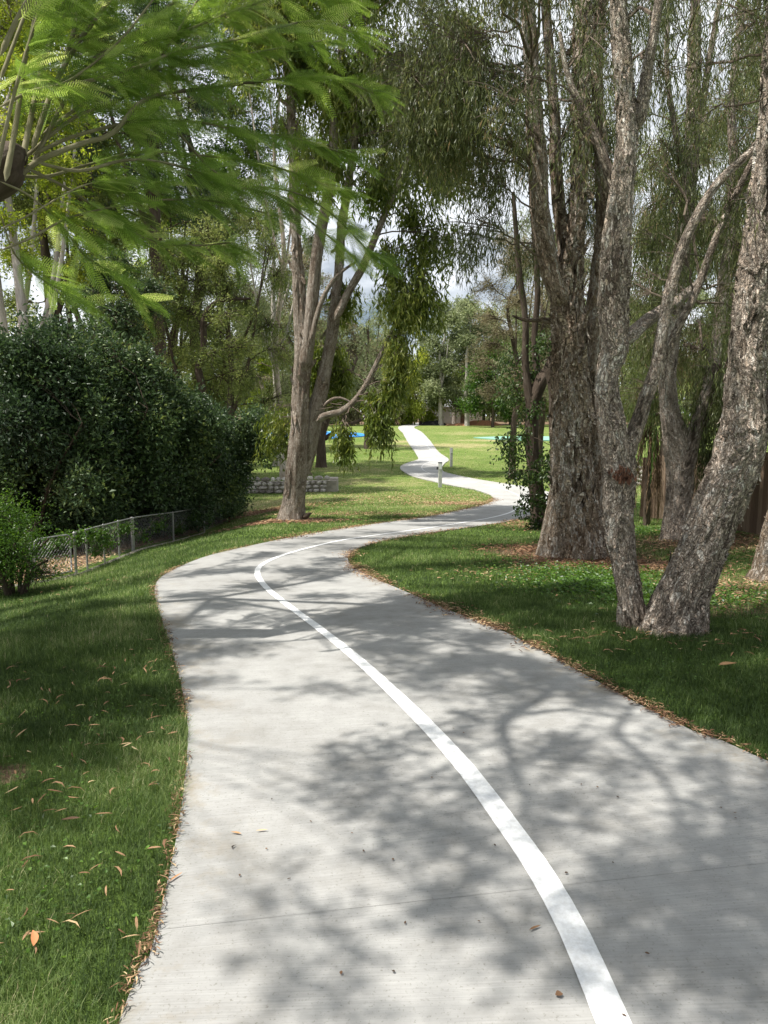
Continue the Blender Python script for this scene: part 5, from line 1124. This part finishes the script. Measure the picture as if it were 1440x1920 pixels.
# ---- marker posts beside the path
def marker(px, py, label, bracket):
    q = G(px, py); t = empty('marker_post', q, label, 'post', 'marker posts beside the path'); b = Buf(); H = 1.08
    for k in range(7):
        z0 = k * H / 7; box(b, (q[0], q[1], q[2] + z0 + H / 14 - .004), (.15, .15, H / 7 - .012), .1, .5, .008)
    box(b, (q[0], q[1], q[2] + H / 2 - .02), (.135, .135, H), .1)
    mk('shaft', b, M['postpaint'], t)
    b = Buf(); box(b, (q[0], q[1], q[2] + H + .0), (.165, .165, .04), .1, .5, .01); mk('cap', b, M['darkplate'] if bracket else M['postpaint'], t)
    b = Buf(); box(b, (q[0] + .008, q[1] - .082, q[2] + H - .16), (.11, .01, .24), .1); pl = mk('sign_plate', b, M['paleplate'], t)
    b = Buf(); yq = q[1] - .092
    for (dx, dz, sx, sz) in ((0, -.14, .03, .14), (-.018, -.085, .02, .03), (0, -.215, .07, .022)): box(b, (q[0] + .008 + dx, yq, q[2] + H + dz - .02), (sx, .006, sz), .1)
    mk('symbol', b, M['darkplate'], t if False else pl)
    if bracket: b = Buf(); box(b, (q[0] - .11, q[1], q[2] + H - .24), (.09, .08, .12), .1, .5, .01); mk('bracket', b, M['darkplate'], t)
marker(825, 914, 'nearer white marker post with dark top standing on the grass left of the path', True)
marker(846, 875, 'farther white marker post where the path makes its far sharp turn', False)

# ---- coloured play surfaces far off
def sheet(name, pts, mat, label, cat, lift):
    W = np.array([G(*p)[:2] for p in pts]); c = W.mean(0); b = Buf(); V = []; n = len(W); R_ = 10
    for k in range(1, R_ + 1):
        for w_ in W: p = c + (w_ - c) * k / R_; V.append([*p, float(terr(*p)) + lift])
    V.append([*c, float(terr(*c)) + lift]); b.add(V, [[r0 * n + i, r0 * n + (i + 1) % n, (r0 + 1) * n + (i + 1) % n, (r0 + 1) * n + i] for r0 in range(R_ - 1) for i in range(n)])
    b.f.setdefault(3, []).append(np.array([[i, (i + 1) % n, R_ * n] for i in range(n)]))
    # a kerb-like drop edge
    e = [V[(R_ - 1) * n + i] for i in range(n)]; e2 = [[x, y, z - .15] for x, y, z in e]; b.add(e + e2, [[i, (i + 1) % n, n + (i + 1) % n, n + i] for i in range(n)])
    return mk(name, b, mat, label=label, category=cat)
sheet('play_surface', [(496,824),(560,824.5),(625,823.5),(692,818),(676,813.5),(640,811),(590,811.5),(540,812),(500,814)], M['blue'], 'bright blue rubber play surface across the lawn behind the left gum tree', 'play surface', .10)
sheet('play_surface', [(505,813.6),(560,811.6),(640,810.6),(660,811.2),(640,812.4),(560,813.6)], M['lightblue'], 'narrow pale blue strip of play surface along the back of the bright blue one', 'play surface', .14)
sheet('play_surface', [(888,821.5),(930,825),(985,827),(1060,827),(1090,822),(1020,819.6),(940,819.8)], M['green'], 'pale green rubber play surface on the lawn right of the path', 'play surface', .10)

# ---- mounds
def mound(px, py, wx, h, mat, label, cat, seed, name='mulch_mound'):
    q = G(px, py); n = 26; b = Buf(); V = []
    for j in range(9):
        for i in range(n):
            a = i / n * 2 * math.pi; r_ = j / 8; x = q[0] + math.cos(a) * wx * r_; y = q[1] + math.sin(a) * wx * .5 * r_
            z = h * (1 - r_ * r_) * (1 + .35 * float(vnoise(x * .9, y * .9, 0, seed))) ; V.append([x, y, float(terr(x, y)) + z - .1])
    b.add(V, [[j * n + i, j * n + (i + 1) % n, (j + 1) * n + (i + 1) % n, (j + 1) * n + i] for j in range(8) for i in range(n)])
    return mk(name, b, mat, None, True, label=label, category=cat)
mound(905, 797.5, 3.6, 1.0, M['mound'], 'red-brown heap of mulch at the foot of the far trees', 'mulch heap', 4)
mound(858, 798, 2.4, .5, M['mound'], 'low pinkish heap between the two pale far trunks', 'mulch heap', 5)
mound(812, 797.5, 2.6, .9, M['slot'], 'dark low brush pile left of the pale far trunks', 'brush pile', 6, 'brush_pile')

# ---- far house
rng = np.random.default_rng(95)
hc = P(852, 790, 150); hz = float(terr(hc[0], hc[1])); tH = empty('house', (hc[0], hc[1], hz), 'cream house with grey roof glimpsed through the far trees', 'house')
b = Buf(); box(b, (hc[0], hc[1], hz + 1.6), (11, 7, 3.2), 0, .5)
for k in range(10): box(b, (hc[0], hc[1] - 3.515, hz + .3 + k * .3), (11, .03, .27), 0, .5)
mk('wall', b, M['housewall'], tH)
b = Buf(); z0 = hz + 3.2; x0, x1, y0, y1 = hc[0] - 6, hc[0] + 6, hc[1] - 4.1, hc[1] + 4.1
b.add([(x0, y0, z0), (x1, y0, z0), (x1, y1, z0), (x0, y1, z0), (x0, hc[1], z0 + 2), (x1, hc[1], z0 + 2)], [[0, 1, 5, 4], [2, 3, 4, 5], [3, 2, 1, 0]]); b.f.setdefault(3, []).append(np.array([[1, 2, 5], [3, 0, 4]])); mk('roof', b, M['roof'], tH)
for dx in (-3.6, -.6, 3.2):
    b = Buf(); box(b, (hc[0] + dx, hc[1] - 3.55, hz + 1.8), (1.3, .08, 1.2)); wn = mk('window', b, M['paint'], tH); b = Buf(); box(b, (hc[0] + dx, hc[1] - 3.6, hz + 1.8), (1.15, .04, 1.05)); mk('pane', b, M['glass'], wn)
b = Buf(); box(b, (hc[0] + 1.3, hc[1] - 3.56, hz + 1.1), (.9, .08, 2.1)); mk('door', b, M['wood'], tH)

# ---- trees beyond
def far_tree(px, d, top_py, bot_py, wid, tw_px, mat, bark, label, seed, n=12, tw=30, leaf=(.2, .07), lean=0, style='up', group='trees beyond the lawn', forks=2, pts=None, cat='tree', r0=None, dens=1.0):
    rng = np.random.default_rng(seed); base = P(px, 900, d); base[2] = terr(base[0], base[1]); topz = P(px, top_py, d)[2]; botz = P(px, bot_py, d)[2]
    t = empty('tree', base, label, cat, group); rw = max(tw_px / F * d / 2, .06); H = topz - base[2]
    b = Buf(); st = []
    if pts: main = trace([(a0, a1, a2, d) for a0, a1, a2 in pts]); main = np.vstack([[main[0][0], main[0][1], base[2] - .2, main[0][3] * 1.15], main])
    else:
        main = [[base[0] + lean * s * H + rng.normal(0, .02 * H * s), base[1] + rng.normal(0, .02 * H * s), base[2] - .2 + (H * .86) * s, rw * (1 - s) ** .7 * 1.0 + .02] for s in (0, .12, .3, .5, .7, .85, 1)]
    r_ = limb(b, main, 14, max(.15, d / 180), rw * .10, 'fib', seed, .3, 1.0); st.append(r_[0])
    S = r_[0]
    for k in range(forks):
        j = int(len(S) * rng.uniform(.25, .6)); p = S[j]; a = rng.uniform(0, 6.28); o = np.array([math.cos(a), math.sin(a) * .5, 0]) * wid * .3
        e = p[:3] + o + UP * (topz - p[2]) * .75
        st.append(limb(b, [[*p[:3], p[3] * .6], [*(p[:3] + o * .5 + UP * (e[2] - p[2]) * .35), p[3] * .45], [*e, .02]], 9, max(.15, d / 150), 0, 'fib', k)[0])
    mk('trunk', b, M[bark], t, True, True)
    bl = []
    for k in range(n):
        f_ = (k + .5) / n; z = botz + (topz - botz) * f_; pr_ = math.sin(math.pi * min(1, .22 + .74 * f_)) ** .6; a = k * 2.4 + rng.uniform(-.5, .5); rr = wid * .5 * pr_ * rng.uniform(.35, .85)
        s_ = (r0 or wid * .2) * rng.uniform(.75, 1.25)
        bl.append([base[0] + lean * (z - base[2]) + math.cos(a) * rr, base[1] + math.sin(a) * rr * .7, z, s_, s_, s_ * .75, 1])
    br, lf_ = Buf(), Buf()
    kw = dict(droop=.82, spread=.4) if style == 'weep' else dict(droop=.15, spread=.9)
    crown(br, lf_, np.vstack([s[len(s) // 4:] for s in st]), bl, rng, int(tw * dens), .008 + d * .00012, 4, leaf[0] * 3.2 if style == 'weep' else leaf[0] * 2, 8, leaf, sides=4, branch_r=.03, jitter=leaf[0] * .6, shell=.45, **kw)
    mk('branches', br, M['darkbark' if bark == 'darkbark' else 'twig'], t, False, True); mk('foliage', lf_, M[mat], t); return t
g1 = 'trees beyond the wire fence'
far_tree(290,28,-60,430,7,20,'glossy','darkbark','tall straight dark trunk rising above the shrubs, dark crown high up',101,16,30,(.16,.05),0,'up',g1,2,[(302,860,24),(300,700,23),(298,600,22),(294,500,21),(290,400,20),(290,250,17),(292,100,13),(294,-40,6)])
far_tree(385,24,420,720,4.6,12,'olive','darkbark','crooked dark trunk with olive crown right of the tall dark trunk',102,14,34,(.12,.03),0,'up',g1,1,[(378,880,16),(380,760,15),(378,720,14),(372,690,13),(382,650,12),(382,600,12),(400,570,9),(430,562,7),(470,560,4)])
far_tree(60,24,-40,520,7,22,'yellowish','palebark','yellow-green tree filling the upper left behind the feathery fronds',103,16,42,(.14,.05),.02,'up',g1,2)
far_tree(185,30,-60,560,7,22,'olive','darkbark','olive tree at the upper left between yellow-green tree and tall dark trunk',104,17,42,(.16,.05),0,'up',g1)
far_tree(230,22,480,640,3.4,14,'glossy','darkbark','small dark leafy tree rising over the tallest shrub',106,9,50,(.09,.045),0,'up',g1)
far_tree(440,34,360,760,7,14,'olive','darkbark','wispy olive tree between the crooked trunk and the left gum',107,22,46,(.16,.03),0,'weep',g1,3)
far_tree(340,36,300,740,7,15,'olive','darkbark','wispy olive tree standing behind the crooked dark trunk',108,18,40,(.16,.04),0,'up',g1,3)
far_tree(520,44,330,790,8,14,'grey','palebark','grey-green tree right behind the left gum trunk',109,18,44,(.2,.045),0,'weep',g1,3)
far_tree(492,52,640,790,3.5,14,'yellowish','ironbark','tree with short orange-brown trunk between the dark shrubs and the left gum',110,8,40,(.2,.06),0,'up',g1,1)
far_tree(602,43,640,760,6.0,15,'grey','darkbark','dark low-forking tree standing on the lawn behind the left gum tree',111,14,26,(.18,.035),0,'up','trees on the lawn',0,[(602,870,18),(602,830,15),(604,815,14),(612,790,11),(625,760,8),(650,720,6),(670,670,4)])
b = Buf(); T = trace([(604,826,10,43),(625,812,8,43),(650,798,7,43),(690,783,4,43)]); limb(b, T, 8, .1, 0); T = trace([(604,815,9,43),(598,780,7,43),(580,740,5,43)]); limb(b, T, 8, .1, 0); mk('low_limb', b, M['darkbark'], [o for o in COL.objects if o.get('label', '').startswith('dark low-forking')][0], True, True)
far_tree(690,60,560,770,9,12,'grey','darkbark','bare-looking grey tree behind the hanging gum foliage',112,14,20,(.24,.05),0,'up','trees on the lawn',3)
far_tree(960,36,440,760,6,12,'brownish','darkbark','brownish fine-twigged tree left of the slim leafy trunk',113,18,34,(.16,.03),0,'up','trees behind the paperbarks',3)
far_tree(1010,44,400,760,8,14,'grey','darkbark','grey-green tree directly behind the slim leafy trunk',114,18,38,(.2,.04),0,'weep','trees behind the paperbarks',3)
far_tree(1130,40,300,770,8,14,'brownish','darkbark','dull brown-green tree behind the thick brown paperbark',115,20,40,(.2,.04),0,'weep','trees behind the paperbarks',3)
far_tree(1240,34,200,780,8,14,'olive','darkbark','olive tree behind the palm and the forked stem',116,22,44,(.18,.035),0,'weep','trees behind the paperbarks',3)
far_tree(1350,26,140,800,6,16,'melaleuca','darkbark','dark weeping tree behind the timber fence',117,22,50,(.16,.025),0,'weep','trees behind the paperbarks',3)
far_tree(1450,30,100,820,7,16,'olive','darkbark','olive tree behind the timber fence at the right edge',118,20,44,(.18,.04),0,'up','trees behind the paperbarks',2)
far_tree(250,42,330,800,9,16,'olive','darkbark','olive tree in the gap just left of the tall dark trunk, well behind',119,20,40,(.2,.06),0,'up',g1,3)
far_tree(150,36,300,800,8,16,'olive','darkbark','olive tree well behind the tallest glossy shrub',120,20,40,(.2,.06),0,'up',g1,3)
far_tree(330,52,380,810,9,14,'yellowish','darkbark','yellow-green tree low between the tall dark trunk and the crooked one',121,18,36,(.22,.07),0,'up',g1,3)
far_tree(425,55,420,810,10,14,'grey','darkbark','grey-green tree low between the crooked trunk and the left gum',122,22,40,(.25,.06),0,'up',g1,3)
far_tree(570,62,470,790,10,14,'brownish','darkbark','brown-green tree showing between the stems of the left gum',123,20,34,(.25,.06),0,'up',g1,3)
far_tree(20,27,-200,300,7,22,'yellowish','palebark','yellow-green tree at the top left corner behind the feathery fronds',124,20,46,(.16,.07),0,'up',g1,3)
far_tree(120,33,-150,420,9,20,'olive','darkbark','tall olive tree behind the yellow-green trees at the top left',125,24,46,(.2,.08),0,'up',g1,3)
far_tree(380,38,-150,420,10,20,'bush','darkbark','tall green tree behind the feathery fronds right of the tall dark trunk',126,26,46,(.2,.07),0,'up',g1,3)
far_tree(530,36,-150,300,7,10,'eucalypt','smoothbark','tall thin gum standing just behind the near gum tree',127,20,40,(.2,.05),0,'weep',g1,3)
row = [(560,118,560,790,12,'olive'),(600,135,600,790,12,'grey'),(640,120,590,788,11,'brownish'),(672,128,610,786,12,'grey'),(705,122,640,782,11,'brownish'),(738,130,650,788,9,'olive'),(760,140,585,775,13,'grey'),(788,124,650,783,8,'yellowish'),(826,122,570,770,11,'grey'),(850,134,560,760,12,'grey'),(874,120,560,762,10,'grey'),(905,128,575,765,12,'olive'),
       (922,112,640,778,9,'bush'),(955,130,560,775,13,'grey'),(990,118,600,780,11,'olive'),(1030,130,560,780,13,'brownish'),(1070,120,570,785,12,'grey'),(1110,132,560,780,13,'olive'),(1160,122,560,785,12,'grey'),(1215,130,540,785,13,'olive'),(1280,125,540,785,13,'grey'),(1350,128,520,785,14,'olive'),(500,125,570,790,12,'grey'),(440,130,560,790,13,'olive')]
lab = ['olive far tree seen left of the gum trunk','grey far tree just right of the gum trunk base','brownish far tree above the blue play surface','grey far tree above the right end of the blue play surface','brownish shrubby far tree left of the path top',
 'olive far tree directly behind the top of the path','tall grey far tree in the centre of the tree line','short bright green far tree just right of the path top','far tree with pale trunk left of the cream house','tall grey far tree in front of the cream house','far tree with the palest trunk beside the mulch heap','olive far tree above the mulch heap',
 'small green far tree with dark trunk right of the mulch heap','broad grey far tree behind the small green one','olive far tree left of the slim leafy trunk','brownish far tree hidden behind the slim leafy trunk','grey far tree behind the thick brown paperbark','olive far tree seen in the gap of the paperbark stems','grey far tree behind the forked stem','olive far tree behind the weeping palm','grey far tree above the timber fence','olive far tree at the far right of the tree line','grey far tree behind the wire fence shrubs','olive far tree farthest left in the tree line']
for k, (r_, l_) in enumerate(zip(row, lab)):
    pale = k in (8, 10, 9); far_tree(r_[0], r_[1], r_[2], r_[3], r_[4], 8 if pale else 5, r_[5], 'palebark' if pale else 'darkbark', l_, 130 + k, 12, 24, (.55, .2), 0, 'weep' if k % 2 else 'up', 'tree line at the far side of the lawn', 2)
rng = np.random.default_rng(99); lf_ = Buf(); n = 46000
x = rng.uniform(-170, 170, n); y = rng.uniform(165, 190, n); hh = 11 + 4 * fbm(x * .07, y * .05, 0, 3, 3) * 2 + 2 * vnoise(x * .3, y * .3, 0, 6); z = terr(x, y) + hh * rng.random(n) ** .8
leaves(lf_, np.stack([x, y, z], 1), rng.normal(size=(n, 3)), rng.uniform(.7, 1.6, n), rng.uniform(.4, .8, n), rng)
tb = Buf(); m = 220; xq = rng.uniform(-170, 170, m); yq = rng.uniform(163, 185, m); zz = terr(xq, yq); tubes(tb, np.stack([np.stack([xq, yq, zz], 1), np.stack([xq + rng.normal(0, .3, m), yq, zz + 9], 1)], 1), np.tile([.2, .1], (m, 1)), 5, .1); lf_.merge(tb)
mk('woodland', lf_, M['grey'], kind='stuff', label='hazy mass of distant woodland closing off the lawn', category='woodland')

# ---- unseen trees added behind the viewpoint to cut sky light on the near path
rng = np.random.default_rng(140)
for (x, y, l_) in ((-6.5, -5.0, 'unseen gum tree added behind the viewpoint on the left to cut sky light'), (6.5, -4.0, 'unseen gum tree added behind the viewpoint on the right to cut sky light')):
    q = gl(x, y); t = empty('gum_tree', q, l_, 'tree', 'unseen trees added behind the viewpoint'); b = Buf(); st = []
    st.append(limb(b, [[*(q - [0, 0, .2]), .3], [x, y, 2, .24], [x + .3, y, 5, .2], [x * .8, y + .3, 8, .12], [x * .7, y, 11, .05]], 20, .1, .01, 'fib', 1, .2, .5)[0])
    for k in range(5):
        a = rng.uniform(0, 6.28); st.append(limb(b, [[x, y, 4 + k * .6, .1], [x + math.cos(a) * 1.5, y + math.sin(a) * 1.5, 6.5 + k * .4, .07], [x + math.cos(a) * 3.5, y + math.sin(a) * 2.5, 8 + k * .5, .03]], 8, .15, 0, 'fib', k)[0])
    mk('trunk', b, M['ironbark'], t, True, True); br, lf_ = Buf(), Buf()
    bl = [[x * .75 + rng.uniform(-4, 4), y + rng.uniform(-4.5, 2.5), rng.uniform(7, 11), 1.5, 1.5, 1.0, 1] for k in range(26)]
    crown(br, lf_, np.vstack(st), bl, rng, 30, .008, 4, .6, 8, (.24, .07), .7, .5, branch_r=.02, jitter=.1)
    mk('branches', br, M['twig'], t, False, True); mk('foliage', lf_, M['eucalypt'], t)
